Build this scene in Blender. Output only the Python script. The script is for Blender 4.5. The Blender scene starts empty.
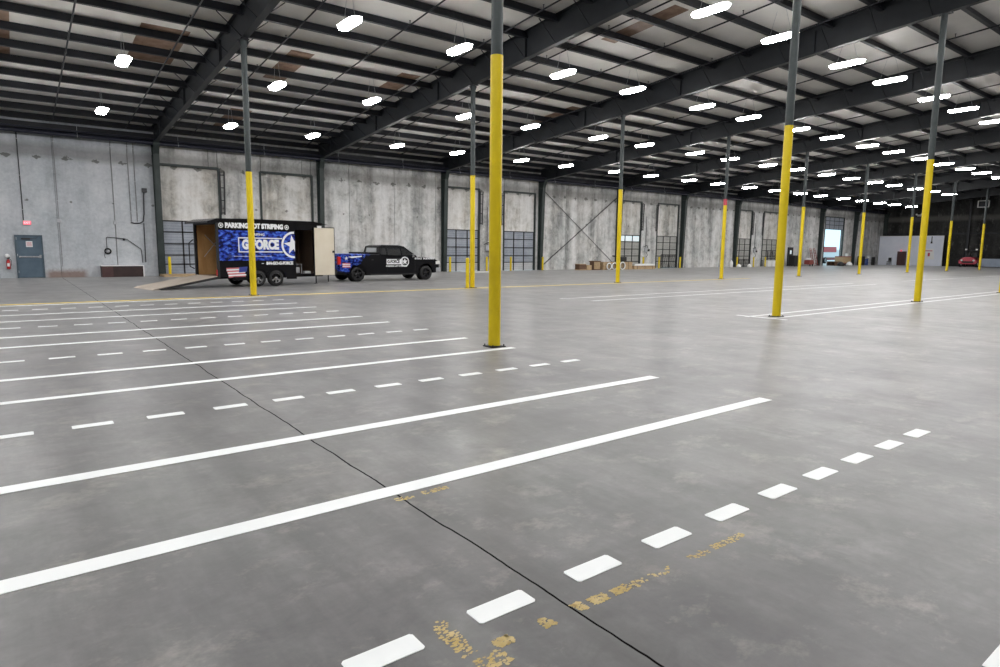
import bpy, math, random
from mathutils import Vector, Matrix
random.seed(7)
C = bpy.context.scene.collection
PI = math.pi
# ------------------------------------------------------------------ place
X1, SX, Y0, YR1, YR2 = 6.43, 9.0, 38.73, 22.13, 8.56
SL = .0833                                   # roof slope
XE = X1 + 10 * SX                            # end wall
XL, YF = -16.0, -12.0                        # unseen left and rear walls
def roof(z, y): return z + SL * (Y0 - y)

fl_, yaw, pitch, roll = 635.85, .6532, -.1325, .0103
cy, sy = math.cos(yaw), math.sin(yaw)
ff_ = Vector((sy * math.cos(pitch), cy * math.cos(pitch), math.sin(pitch))); rr = Vector((cy, -sy, 0)); uu = rr.cross(ff_)
r2 = rr * math.cos(roll) + uu * math.sin(roll); u2 = -rr * math.sin(roll) + uu * math.cos(roll)
def in_view(x, y, z):       # only used to count the lamps the picture shows, for their labels
    d = Vector((x, y, z - 1.65)); w = d.dot(ff_)
    return w > 0 and abs(fl_ * d.dot(r2) / w) < 505 and abs(fl_ * d.dot(u2) / w) < 336
# ------------------------------------------------------------------ materials
def mat(name, col, rough=.6, metal=0, spec=.5, emit=None, es=0, coat=0):
    m = bpy.data.materials.new(name); m.use_nodes = True
    b = m.node_tree.nodes['Principled BSDF']
    b.inputs['Base Color'].default_value = (*col, 1); b.inputs['Roughness'].default_value = rough
    b.inputs['Metallic'].default_value = metal; b.inputs['Specular IOR Level'].default_value = spec
    b.inputs['Coat Weight'].default_value = coat
    if emit: b.inputs['Emission Color'].default_value = (*emit, 1); b.inputs['Emission Strength'].default_value = es
    return m
class NT:
    def __init__(s, m): s.t = m.node_tree; s.n = s.t.nodes; s.b = s.n['Principled BSDF']
    def link(s, a, b): s.t.links.new(a, b)
    def coord(s):
        if not hasattr(s, '_c'):
            s._c = s.n.new('ShaderNodeTexCoord').outputs['Object']
            x = s.n.new('ShaderNodeSeparateXYZ'); s.link(s._c, x.inputs[0]); s.x, s.y, s.z = x.outputs
        return s._c
    def mapped(s, scale, rot=(0, 0, 0)):
        m = s.n.new('ShaderNodeMapping'); m.inputs['Scale'].default_value = scale; m.inputs['Rotation'].default_value = rot
        s.link(s.coord(), m.inputs[0]); return m.outputs[0]
    def noise(s, scale, detail=4, vec=None, rough=.55, dist=0):
        k = s.n.new('ShaderNodeTexNoise'); k.inputs['Scale'].default_value = scale; k.inputs['Detail'].default_value = detail
        k.inputs['Roughness'].default_value = rough; k.inputs['Distortion'].default_value = dist
        s.link(vec or s.coord(), k.inputs['Vector']); return k.outputs['Fac']
    def ramp(s, f, stops):
        r = s.n.new('ShaderNodeValToRGB'); e = r.color_ramp.elements
        while len(e) < len(stops): e.new(.5)
        for i, (p, c) in enumerate(stops):
            e[i].position = p; e[i].color = (c, c, c, 1) if isinstance(c, (int, float)) else (*c, 1)
        s.link(f, r.inputs[0]); return r.outputs[0]
    def math(s, op, a, b=None, c=None, clamp=False):
        k = s.n.new('ShaderNodeMath'); k.operation = op; k.use_clamp = clamp
        for i, v in enumerate((a, b, c)):
            if v is None: continue
            if isinstance(v, (int, float)): k.inputs[i].default_value = v
            else: s.link(v, k.inputs[i])
        return k.outputs[0]
    def mix(s, f, a, b, mode='MIX'):
        k = s.n.new('ShaderNodeMix'); k.data_type = 'RGBA'; k.blend_type = mode
        for i, v in ((0, f), (6, a), (7, b)):
            if isinstance(v, (int, float)) and i == 0: k.inputs[0].default_value = v
            elif isinstance(v, tuple): k.inputs[i].default_value = (*v, 1)
            else: s.link(v, k.inputs[i])
        return k.outputs[2]
    def band(s, v, lo, hi, soft):     # 1 between lo and hi
        a = s.math('MULTIPLY_ADD', v, 1 / soft, -lo / soft + .5, clamp=True)
        b = s.math('MULTIPLY_ADD', v, -1 / soft, hi / soft + .5, clamp=True)
        return s.math('MULTIPLY', a, b)
    def col(s, c): s.link(c, s.b.inputs['Base Color'])
    def rough(s, c): s.link(c, s.b.inputs['Roughness'])
    def bump(s, f, st, d=.01):
        k = s.n.new('ShaderNodeBump'); k.inputs['Strength'].default_value = st; k.inputs['Distance'].default_value = d
        s.link(f, k.inputs['Height']); s.link(k.outputs[0], s.b.inputs['Normal'])

def floor_material():
    m = mat('floor_concrete', (.2, .2, .2), .4); t = NT(m); t.coord()
    big = t.noise(.22, 5, dist=.6); mid = t.noise(1.1, 6, rough=.65); fine = t.noise(16, 5, rough=.7)
    streak = t.noise(1, 5, t.mapped((2.4, .32, 1), (0, 0, .12)), .65)
    base = t.ramp(big, [(.30, (.030, .028, .029)), (.50, (.062, .060, .061)), (.70, (.112, .109, .106))])
    base = t.mix(.65, base, t.ramp(mid, [(.32, .14), (.5, .50), (.68, .86)]), 'OVERLAY')
    base = t.mix(.5, base, t.ramp(fine, [(.3, .34), (.7, .64)]), 'OVERLAY')
    base = t.mix(.75, base, t.ramp(streak, [(.32, .14), (.5, .5), (.66, .86)]), 'OVERLAY')
    crisp = t.noise(4.5, 8, rough=.75, dist=.8)
    base = t.mix(.7, base, t.ramp(crisp, [(.3, .22), (.5, .50), (.7, .76)]), 'OVERLAY')
    tint = t.ramp(t.noise(.8, 4), [(.35, (.50, .52, .50)), (.65, (.535, .50, .49))])
    base = t.mix(.6, base, tint, 'OVERLAY')
    # dark oily blotches
    d = t.ramp(t.noise(2.6, 4, t.mapped((.5, 1.2, 1), (0, 0, .4)), .6), [(.56, 0.), (.74, 1.)])
    base = t.mix(t.math('MULTIPLY', d, .8), base, (.018, .016, .017))
    # pale scuffed patches
    w = t.ramp(t.noise(1.6, 6, t.mapped((1, 1.3, 1), (0, 0, 1)), .75), [(.54, 0.), (.78, 1.)])
    base = t.mix(t.math('MULTIPLY', w, .5), base, (.42, .38, .33))
    # specks
    v = t.n.new('ShaderNodeTexVoronoi'); v.inputs['Scale'].default_value = 2.2; t.link(t.coord(), v.inputs['Vector'])
    sp = t.ramp(v.outputs['Distance'], [(.025, 1.), (.05, 0.)])
    base = t.mix(t.math('MULTIPLY', sp, .7), base, (.05, .05, .05))
    # saw-cut joints in the slab
    wob = t.math('MULTIPLY', t.math('SUBTRACT', t.noise(1.4, 4), .5), .07)
    jx = t.math('ABSOLUTE', t.math('SUBTRACT', t.math('ADD', t.x, wob), 1.95))
    j = t.math('MULTIPLY_ADD', jx, -1 / .004, 2.2, clamp=True)
    jy = t.math('ABSOLUTE', t.math('SUBTRACT', t.math('MODULO', t.math('ADD', t.math('ADD', t.y, wob), 103.2), 13.57), 6.785))
    j2 = t.math('MULTIPLY', t.math('MULTIPLY_ADD', jy, -1 / .008, 1.5, clamp=True), t.ramp(t.noise(.7, 2), [(.5, 0.), (.56, .6)]))
    j = t.math('MAXIMUM', j, j2)
    base = t.mix(j, base, (.004, .004, .004))
    # old tyre scuffs, long thin arcs
    for x0, amp in ((.42, .1), (.5, .12), (9.4, .4), (9.9, .4)):
        a = t.math('ABSOLUTE', t.math('SUBTRACT', t.math('ADD', t.x, t.math('MULTIPLY', t.math('SINE', t.math('MULTIPLY', t.y, .6)), amp)), x0))
        a = t.math('MULTIPLY', t.math('MULTIPLY_ADD', a, -1 / .02, 1.2, clamp=True), t.ramp(mid, [(.45, 0.), (.6, .35)]))
        base = t.mix(a, base, (.06, .06, .06))
    t.col(base)
    t.rough(t.ramp(t.noise(.9, 5, rough=.7), [(.3, .31), (.5, .37), (.75, .47)]))
    t.link(t.math('MULTIPLY_ADD', j, -.7, .7), t.b.inputs['Specular IOR Level']); t.link(t.math('MULTIPLY_ADD', j, -.32, .32), t.b.inputs['Sheen Weight']); t.b.inputs['Sheen Roughness'].default_value = .45
    t.bump(t.math('ADD', t.math('MULTIPLY', mid, .6), t.math('MULTIPLY', fine, .12)), .25, .01)
    return m
def wall_material(name='wall_concrete', tone=1.0, warm=0.0):
    m = mat(name, (.5, .5, .5), .85, spec=.25); t = NT(m); t.coord()
    n1 = t.noise(.5, 5, rough=.6)
    st = t.noise(1, 5, t.mapped((1.3, 1.3, .16)), .7)
    st2 = t.noise(1, 4, t.mapped((.9, .9, .05)), .5)
    fine = t.noise(7, 5, rough=.7)
    c = lambda a: tuple(v * tone for v in a)
    base = t.ramp(n1, [(.32, c((.42 + warm, .44 + warm * .6, .44))), (.7, c((.60 + warm, .595 + warm * .6, .585)))])
    lb = t.band(t.x, 6.4, 200, .1)
    base = t.mix(lb, t.mix(1., base, c((.93, .965, 1.03)), 'MULTIPLY'), t.mix(1., base, c((1.0, .985, .97)), 'MULTIPLY'))
    bay = t.math('MULTIPLY_ADD', t.band(t.x, 6.4, 200, .1), .62, .22)      # the left bay is a cleaner pour
    base = t.mix(bay, base, t.ramp(st, [(.28, .26), (.5, .52), (.72, .74)]), 'OVERLAY')
    base = t.mix(bay, base, t.ramp(st2, [(.3, .22), (.5, .52), (.7, .72)]), 'OVERLAY')
    wf = t.math('MULTIPLY', t.ramp(t.noise(2.4, 5, t.mapped((1, 1, .5)), .7), [(.56, 0.), (.68, .5)]), bay)
    base = t.mix(wf, base, c((.78, .77, .74)))
    base = t.mix(.4, base, t.ramp(fine, [(.3, .34), (.7, .62)]), 'OVERLAY')
    blot = t.noise(1.5, 6, rough=.75, dist=.5)
    base = t.mix(bay, base, t.ramp(blot, [(.32, .26), (.5, .52), (.7, .70)]), 'OVERLAY')
    # the darker strip along the head of the wall
    topb = t.math('MULTIPLY', t.band(t.math('ADD', t.z, t.math('MULTIPLY', n1, .35)), 6.0, 6.62, .3), .55)
    base = t.mix(topb, base, (.15, .145, .135))
    # mortar smears over the lifting pockets, and a second row half way up
    fr = t.math('ABSOLUTE', t.math('SUBTRACT', t.math('MODULO', t.math('ADD', t.x, 119.28), 1.2), .6))
    sm = t.math('ADD', t.math('MULTIPLY', fr, 1 / .2), t.math('MULTIPLY', t.math('ABSOLUTE', t.math('SUBTRACT', t.z, 5.83)), 1 / .12))
    sm = t.math('ADD', sm, t.math('MULTIPLY', t.math('SUBTRACT', t.noise(6, 4), .5), 3.4))
    base = t.mix(t.math('MULTIPLY', t.math('MULTIPLY_ADD', sm, -3, 3.4, clamp=True), .72), base, (.07, .07, .06))
    fr = t.math('ABSOLUTE', t.math('SUBTRACT', t.math('MODULO', t.math('ADD', t.x, 118.9), 1.8), .9))
    sm = t.math('ADD', t.math('MULTIPLY', fr, 1 / .12), t.math('MULTIPLY', t.math('ABSOLUTE', t.math('SUBTRACT', t.z, 3.75)), 1 / .09))
    sm = t.math('ADD', sm, t.math('MULTIPLY', t.math('SUBTRACT', t.noise(3.1, 4), .5), 5.5))
    base = t.mix(t.math('MULTIPLY', t.math('MULTIPLY_ADD', sm, -3, 1.6, clamp=True), .7), base, (.09, .085, .075))
    # rust stain by the exit door
    ru = t.math('MULTIPLY', t.band(t.x, 1.35, 3.0, .3), t.band(t.math('ADD', t.z, t.math('MULTIPLY', fine, .3)), -1, .5, .25))
    base = t.mix(t.math('MULTIPLY', ru, .75), base, (.20, .11, .075))
    t.col(base); t.bump(fine, .2, .01)
    return m
def camo_material(name, fade=False):
    m = mat(name, (.02, .03, .2), .3, spec=.3); t = NT(m); t.coord()
    n = t.noise(4.8 if not fade else 6, 3, t.mapped((1, 1, 1.7)), .5)
    r = t.n.new('ShaderNodeValToRGB'); r.color_ramp.interpolation = 'CONSTANT'; e = r.color_ramp.elements
    for i, (p, c) in enumerate([(0, (.004, .006, .04)), (.43, (.012, .022, .22)), (.50, (.03, .075, .48)), (.58, (.10, .22, .72)), (.66, (.02, .03, .3))]):
        if i > 1: e.new(p)
        e[i].position = p; e[i].color = (*c, 1)
    t.link(n, r.inputs[0]); c = r.outputs[0]
    if fade:
        f = t.math('MULTIPLY_ADD', t.math('ADD', t.math('ADD', t.x, t.math('MULTIPLY', t.z, -1.3)), t.math('MULTIPLY', t.noise(2.5, 4), 1.2)), 6, -2.4, clamp=True)
        c = t.mix(f, c, (.006, .006, .008))
    t.b.inputs['Specular IOR Level'].default_value = .2
    t.col(c); return m
def wood_material(name, a, b, sc=(1, 9, 9)):
    m = mat(name, a, .7, spec=.3); t = NT(m)
    t.col(t.mix(t.ramp(t.noise(1.6, 5, t.mapped(sc), .7), [(.3, 0.), (.7, 1.)]), a, b)); return m
def mottled(name, a, b, sc=3, rough=.6, spec=.4, metal=0):
    m = mat(name, a, rough, metal, spec); t = NT(m)
    t.col(t.mix(t.ramp(t.noise(sc, 5, rough=.65), [(.35, 0.), (.65, 1.)]), a, b)); return m

M = dict(
    floor=floor_material(), wall=wall_material(), wall_dimmed=wall_material('end_wall_concrete_dimmed', .26),  # end wall tone lowered: the dimness of that end is painted in
    infill=wall_material('infill_concrete', 1.04, .03),
    insul=mottled('roof_insulation', (.80, .78, .74), (.88, .86, .82), .6, .6, .3),
    dirty=mottled('dirty_skylight', (.20, .12, .08), (.34, .24, .18), 2.2, .6),
    steel=mottled('dark_steel', (.009, .010, .014), (.015, .017, .023), 1.5, .5),
    girder=mottled('girder_steel', (.009, .011, .014), (.015, .018, .022), 1.2, .5),
    pipe=mottled('navy_pipe', (.014, .016, .03), (.022, .024, .04), 2, .3),
    column=mottled('green_grey_column', (.030, .040, .042), (.050, .062, .063), 1.6, .5),
    wallcol=mottled('dark_green_steel', (.022, .032, .030), (.040, .052, .050), 1.3, .5),
    yellow=mottled('safety_yellow', (.68, .50, .004), (.80, .61, .008), 1.1, .38, .5),
    yellow_line=mottled('yellow_floor_paint', (.66, .48, .07), (.80, .62, .14), 3, .55),
    worn=mottled('worn_yellow_paint', (.50, .36, .12), (.62, .50, .26), 9, .7),
    white=mottled('white_floor_paint', (.84, .87, .87), (.90, .92, .92), 2, .5),
    far_white=mottled('dull_white_floor_paint', (.70, .71, .72), (.82, .82, .82), 1, .5),
    black=mat('black_gloss', (.004, .004, .006), .22, spec=.3), blackm=mat('black_matte', (.012, .012, .013), .6),
    rubber=mat('rubber', (.012, .012, .013), .75), chrome=mat('chrome', (.7, .7, .72), .18, 1),
    alloy=mat('grey_alloy', (.42, .42, .43), .3, .6), darkalloy=mat('dark_alloy', (.05, .05, .055), .35, .7),
    glass=mat('tinted_glass', (.012, .014, .016), .06, spec=.8),
    camo=camo_material('blue_camo'), camofade=camo_material('blue_camo_fade', True),
    pale_glass=mat('pale_glass', (.35, .37, .38), .08), ink=mat('white_lettering', (.85, .86, .88), .45), inkd=mat('navy_lettering', (.02, .03, .14), .45),
    ply=wood_material('plywood', (.36, .19, .07), (.52, .31, .13), (2, 2, .6)),
    ply_dark=wood_material('shelf_plywood', (.10, .07, .05), (.16, .11, .08)),
    beige=mottled('beige_door_skin', (.74, .66, .52), (.80, .73, .60), 1, .5),
    ramp=wood_material('worn_ramp_board', (.32, .27, .22), (.44, .39, .34), (1, 8, 8)),
    lumber=wood_material('lumber', (.34, .23, .12), (.56, .42, .26), (2, 12, 12)),
    crate=wood_material('dark_crate_wood', (.10, .055, .035), (.17, .10, .06)),
    door=mottled('blue_grey_door', (.075, .115, .155), (.10, .145, .19), 2, .4),
    frame=mottled('grey_door_frame', (.06, .09, .115), (.085, .12, .15), 2, .45),
    shutter=mottled('blue_grey_dock_panel', (.27, .30, .35), (.38, .41, .46), 1.2, .5),
    shutter_low=mottled('pale_dock_panel', (.46, .48, .50), (.56, .57, .58), 1.2, .5),
    shutter_warm=mottled('grey_dock_panel', (.33, .33, .31), (.45, .45, .42), 1.1, .5),
    pane=mat('frosted_pane', (.62, .68, .70), .3, emit=(.8, .95, 1), es=.5),
    conduit=mottled('grey_conduit', (.20, .20, .20), (.30, .30, .30), 4, .45),
    darkpipe=mat('dark_conduit', (.035, .035, .04), .5), galv=mottled('galvanised', (.42, .43, .45), (.56, .57, .60), 4, .4, metal=.5),
    red=mat('red_paint', (.48, .012, .015), .35), darkred=mat('dark_red', (.26, .06, .05), .5), pinkred=mat('faded_red', (.55, .07, .10), .35),
    exitm=mat('exit_sign_red', (.7, .08, .10), .4, emit=(1, .16, .22), es=1.1), exitw=mat('exit_sign_letters', (.9, .5, .5), .4, emit=(1, .45, .5), es=1.2),
    offwhite=mottled('painted_board', (.70, .74, .84), (.78, .81, .90), .8, .6), paper=mat('paper', (.8, .8, .8), .6),
    brown=mottled('brown_boards', (.030, .018, .017), (.045, .026, .024), 2, .6), brownred=mottled('red_brown_board', (.062, .030, .030), (.085, .042, .040), 2, .6),
    plastic=mat('white_plastic', (.82, .82, .80), .4), green=mat('green_plastic', (.03, .09, .06), .5), blue=mat('blue_plastic', (.03, .06, .2), .5),
    bluegrey=mottled('blue_grey_board', (.32, .38, .48), (.40, .46, .56), 1, .5), orange=mat('orange_board', (.60, .24, .04), .6),
    lens=mat('led_lens', (.9, .9, .9), .5, emit=(1.0, .985, .975), es=82), housing=mat('lamp_housing', (.55, .55, .55), .5),
    redlamp=mat('tail_lamp_red', (.6, .01, .01), .3), flagred=mat('flag_red', (.60, .16, .18), .5), flagblue=mat('flag_blue', (.03, .05, .28), .5),
    apron=mat('outdoor_concrete', (.55, .55, .54), .8), ext=mat('outdoor_white_wall', (.85, .86, .86), .7),
    seat=mat('black_vinyl', (.02, .02, .02), .5), strap=mat('cage_black', (.012, .012, .014), .5),
)

# ------------------------------------------------------------------ mesh helpers
class MB:
    def __init__(s): s.v, s.f, s.mi, s.sm = [], [], [], []
    def add(s, vs, fs, mi=0, sm=False):
        o = len(s.v); s.v += [tuple(v) for v in vs]
        for f in fs: s.f.append([o + i for i in f]); s.mi.append(mi); s.sm.append(sm)
        return s
    def box(s, a, b, mi=0, mtx=None):
        x0, y0, z0 = a; x1, y1, z1 = b
        vs = [Vector(p) for p in ((x0, y0, z0), (x1, y0, z0), (x1, y1, z0), (x0, y1, z0), (x0, y0, z1), (x1, y0, z1), (x1, y1, z1), (x0, y1, z1))]
        if mtx: vs = [mtx @ v for v in vs]
        return s.add(vs, [(0, 3, 2, 1), (4, 5, 6, 7), (0, 1, 5, 4), (1, 2, 6, 5), (2, 3, 7, 6), (3, 0, 4, 7)], mi)
    def prism(s, poly, axis, a, b, mi=0):     # poly: 2-D outline, axis 'x','y','z': extruded from a to b
        def P(p, t): return {'x': (t, p[0], p[1]), 'y': (p[0], t, p[1]), 'z': (p[0], p[1], t)}[axis]
        n = len(poly)
        return s.add([P(p, a) for p in poly] + [P(p, b) for p in poly],
                     [list(range(n))[::-1], list(range(n, 2 * n))] + [(i, (i + 1) % n, n + (i + 1) % n, n + i) for i in range(n)], mi)
    def tube(s, pts, r, n=8, mi=0, caps=True):
        pts = [Vector(p) for p in pts]; rs = r if isinstance(r, (list, tuple)) else [r] * len(pts)
        rings = []
        for i, p in enumerate(pts):
            d = ((pts[min(i + 1, len(pts) - 1)] - p).normalized() + (p - pts[max(i - 1, 0)]).normalized()).normalized()
            a = d.orthogonal().normalized() if i == 0 else (pa - d * pa.dot(d)).normalized()
            pa = a; b = d.cross(a)
            rings.append([p + (a * math.cos(2 * PI * k / n) + b * math.sin(2 * PI * k / n)) * rs[i] for k in range(n)])
        vs = [v for q in rings for v in q]; fs = []
        for i in range(len(pts) - 1):
            for k in range(n): fs.append((i * n + k, i * n + (k + 1) % n, (i + 1) * n + (k + 1) % n, (i + 1) * n + k))
        s.add(vs, fs, mi, True)
        if caps:
            s.add(rings[0], [list(range(n))[::-1]], mi); s.add(rings[-1], [list(range(n))], mi)
        return s
    def ring(s, c, axis, R, r, n=20, k=8, mi=0):
        vs, fs = [], []
        for i in range(n):
            a = 2 * PI * i / n
            for j in range(k):
                b = 2 * PI * j / k; q = R + r * math.cos(b); h = r * math.sin(b)
                p = {'y': (q * math.cos(a), h, q * math.sin(a)), 'z': (q * math.cos(a), q * math.sin(a), h), 'x': (h, q * math.cos(a), q * math.sin(a))}[axis]
                vs.append((c[0] + p[0], c[1] + p[1], c[2] + p[2]))
        for i in range(n):
            for j in range(k): fs.append((i * k + j, ((i + 1) % n) * k + j, ((i + 1) % n) * k + (j + 1) % k, i * k + (j + 1) % k))
        return s.add(vs, fs, mi, True)
    def lathe(s, c, axis, prof, n=24, mi=0):   # prof: (radius, along)
        vs, fs = [], []; k = len(prof)
        for i in range(n):
            a = 2 * PI * i / n
            for r, h in prof:
                p = {'y': (r * math.cos(a), h, r * math.sin(a)), 'z': (r * math.cos(a), r * math.sin(a), h), 'x': (h, r * math.cos(a), r * math.sin(a))}[axis]
                vs.append((c[0] + p[0], c[1] + p[1], c[2] + p[2]))
        for i in range(n):
            for j in range(k - 1): fs.append((i * k + j, ((i + 1) % n) * k + j, ((i + 1) % n) * k + j + 1, i * k + j + 1))
        s.add(vs, fs, mi, True)
        return s
    def build(s, name, mats, parent=None, loc=None, rz=0, bevel=0):
        me = bpy.data.meshes.new(name); me.from_pydata(s.v, [], s.f)
        for m in (mats if isinstance(mats, (list, tuple)) else [mats]): me.materials.append(M[m])
        me.polygons.foreach_set('material_index', s.mi); me.polygons.foreach_set('use_smooth', s.sm)
        me.update(); me.validate()
        import bmesh
        bm = bmesh.new(); bm.from_mesh(me); bmesh.ops.recalc_face_normals(bm, faces=bm.faces)
        bm.to_mesh(me); bm.free()
        o = bpy.data.objects.new(name, me); C.objects.link(o)
        if parent: o.parent = parent
        if loc: o.location = loc
        if rz: o.rotation_euler.z = rz
        if bevel:
            md = o.modifiers.new('edge', 'BEVEL'); md.width = bevel; md.segments = 2; md.limit_method = 'ANGLE'; md.angle_limit = .6
        return o
def tag(o, label=None, cat=None, group=None, kind=None):
    if label: o['label'] = label
    if cat: o['category'] = cat
    if group: o['group'] = group
    if kind: o['kind'] = kind
    return o
def empty(name, loc=(0, 0, 0), rz=0, **k):
    o = bpy.data.objects.new(name, None); C.objects.link(o); o.location = loc; o.rotation_euler.z = rz
    o.empty_display_size = .1
    return tag(o, **k)
def struct(o): o['kind'] = 'structure'; return o
def dup(o, parent=None):
    c = o.copy(); C.objects.link(c)
    if parent: c.parent = parent
    for ch in [x for x in bpy.data.objects if x.parent == o]: dup(ch, c)
    return c
def text_mesh(body, size, mat_, parent, name='lettering', loc=(0, 0, 0), offset=0.0, width=None, rz=0, thick=.002):
    cu = bpy.data.curves.new(name, 'FONT'); cu.body = body; cu.size = size; cu.extrude = thick; cu.offset = offset
    cu.align_x = 'CENTER'; cu.align_y = 'CENTER'; cu.resolution_u = 3
    t = bpy.data.objects.new(name, cu); C.objects.link(t)
    bpy.context.view_layer.update()
    me = bpy.data.meshes.new_from_object(t.evaluated_get(bpy.context.evaluated_depsgraph_get()))
    bpy.data.objects.remove(t)
    xs = [v.co.x for v in me.vertices]; w = max(xs) - min(xs); k = width / w if width else 1; cx = (max(xs) + min(xs)) / 2
    for v in me.vertices:
        x, y, z = (v.co.x - cx) * k, v.co.y, v.co.z
        v.co = (x, -z, y)
    me.materials.clear(); me.materials.append(M[mat_]); me.update()
    o = bpy.data.objects.new(name, me); C.objects.link(o); o.parent = parent; o.location = loc; o.rotation_euler.z = rz
    return o
def star_pts(cx, cz, R, r=None, rot=PI / 2, n=5):
    r = r or R * .4
    return [(cx + (R if i % 2 == 0 else r) * math.cos(rot + i * PI / n), cz + (R if i % 2 == 0 else r) * math.sin(rot + i * PI / n)) for i in range(2 * n)]
def star(mb, cx, cz, y, R, t=.003, mi=0, rot=PI / 2):
    p = star_pts(cx, cz, R, rot=rot)
    for i in range(10): mb.prism([(cx, cz), p[i], p[(i + 1) % 10]], 'y', y - t, y, mi)
def annulus(mb, cx, cz, y, R, r, t=.003, mi=0, a0=0, a1=2 * PI, n=28):
    for i in range(n):
        a, b = a0 + (a1 - a0) * i / n, a0 + (a1 - a0) * (i + 1) / n
        mb.prism([(cx + r * math.cos(a), cz + r * math.sin(a)), (cx + R * math.cos(a), cz + R * math.sin(a)), (cx + R * math.cos(b), cz + R * math.sin(b)), (cx + r * math.cos(b), cz + r * math.sin(b))], 'y', y - t, y, mi)
ORD = ['zeroth', 'first', 'second', 'third', 'fourth', 'fifth', 'sixth', 'seventh', 'eighth', 'ninth', 'tenth', 'eleventh', 'twelfth', 'thirteenth', 'fourteenth',
       'fifteenth', 'sixteenth', 'seventeenth', 'eighteenth', 'nineteenth', 'twentieth', 'twenty-first', 'twenty-second', 'twenty-third', 'twenty-fourth', 'twenty-fifth',
       'twenty-sixth', 'twenty-seventh', 'twenty-eighth', 'twenty-ninth', 'thirtieth', 'thirty-first', 'thirty-second']

# ------------------------------------------------------------------ the shell
struct(MB().box((XL, YF, -.2), (XE + 2, Y0, 0)).build('floor', 'floor'))
struct(MB().prism([(Y0 + .3, roof(7.84, Y0 + .3)), (Y0 + .3, roof(7.96, Y0 + .3)), (YF, roof(7.96, YF)), (YF, roof(7.84, YF))], 'x', XL, XE + .3).build('ceiling', 'insul'))
# back wall: precast panels with open joints; door bays have the doorways cut and the heads filled
DW = [(.2, 3.12), (5.5, 8.5)]                       # doorways, from the bay's left column
wl = MB(); OPEN9 = (79.75, 84.6)
def solid(x0, x1, z0=0, z1=7.84, y=Y0, step=2.45, ph=None):
    xs = [x0]; j = ph if ph is not None else x0 + step
    while j < x1 - .4:
        if j > x0 + .2: xs.append(j)
        j += step
    xs.append(x1)
    for a, b in zip(xs, xs[1:]): q = .007 if a < X1 - .1 else .015; wl.box((a + q, y, z0), (b - q, y + .2, z1))
solid(XL, X1, ph=-12.75)
for k in range(10):
    a = X1 + k * SX; b = a + SX
    if k in (0, 2, 4, 6):
        solid(a, a + DW[0][0]); solid(a + DW[0][1], a + DW[1][0]); solid(a + DW[1][1], b)
        for d0, d1 in DW:
            solid(a + d0, a + d1, 5.95, 7.84)
    elif k == 8:
        solid(a, OPEN9[0]); solid(OPEN9[1], b); solid(OPEN9[0], OPEN9[1], 6.0)
    else: solid(a, b, step=3.22, ph=a + (1.98 if k == 1 else 2.9))
struct(wl.build('wall_back', 'wall'))
bk = MB()      # the solid face behind the open joints
bk.box((XL, Y0 + .2, 0), (OPEN9[0], Y0 + .3, 8.0)); bk.box((OPEN9[1], Y0 + .2, 0), (XE + .3, Y0 + .3, 8.0)); bk.box((OPEN9[0], Y0 + .2, 6.0), (OPEN9[1], Y0 + .3, 8.0))
struct(bk.build('trim_1', 'blackm'))
inf = MB()
for k in (0, 2, 4, 6):
    for d0, d1 in DW: inf.box((X1 + k * SX + d0, Y0 + .09, 3.0), (X1 + k * SX + d1, Y0 + .19, 5.95))
struct(inf.build('trim_2', 'infill'))
struct(MB().box((XE, YF, 0), (XE + .3, Y0 + .2, 12.2)).build('wall_right', 'wall_dimmed'))
struct(MB().box((XL - .3, YF, 0), (XL, Y0 + .2, 12.2)).build('wall_left', 'wall'))
struct(MB().box((XL, YF - .3, 0), (XE, YF, 12.3)).build('wall_front', 'wall'))
struct(MB().box((XE - .05, YF + .1, 4.1), (XE - .01, Y0 - .05, 4.25)).build('trim_3', 'steel'))

# dock doors in the back wall
nd = 1
for k in (0, 2, 4, 6):
    for di, (d0, d1) in enumerate(DW):
        a, b = X1 + k * SX + d0, X1 + k * SX + d1
        warm = k >= 4
        nd += 1
        r = empty('door_%d' % nd, (a, Y0 + .05, 0)); struct(r); w = b - a
        p = MB()
        for i in range(5):       # ribbed sections
            for j in range(4): p.box((0, .03 + .006 * (j % 2), .6 * i + .15 * j + .004), (w, .08, .6 * i + .15 * j + .146), 1 if (i == 0 and k == 2) else 0)
        p.build('door_panel', ['shutter_warm' if warm else 'shutter', 'shutter_low'], r)
        g = MB()
        for i in range(4): g.box((w * i / 3 - .035, -.005, 0), (w * i / 3 + .035, .03, 3.0))
        for z in (.63, 1.13, 1.74, 2.38, 2.97): g.box((0, -.005, z - .03), (w, .03, z + .03))
        g.build('door_frame', 'strap', r)
        if k == 4 and di == 0:
            pn = MB()
            for i in range(3): pn.box((w * i / 3 + .08, .0, 2.45), (w * (i + 1) / 3 - .08, .02, 2.9))
            pn.build('pane', 'pane', r)
        t = MB()
        for x in (-.05, w + .05):
            t.box((x - .06, -.09, 0), (x + .06, -.005, 5.95))
        t.box((-.05, -.12, 5.88), (w + .05, -.02, 6.0))
        t.build('door_track', 'wallcol', r)
        if di == 0 or k >= 2:
            lx = w + .1 if di == 0 else -.28
            l = MB()
            for x in (lx, lx + .18): l.tube([(x, -.12, 3.4), (x + (.06 if x > lx else 0), -.12, 5.8)], .04, 6)
            for z in (3.5, 4.2, 4.9, 5.6): l.tube([(lx, -.12, z), (lx + .2, -.12, z)], .03, 6)
            l.build('spring_rack', 'darkpipe', r)
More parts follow.
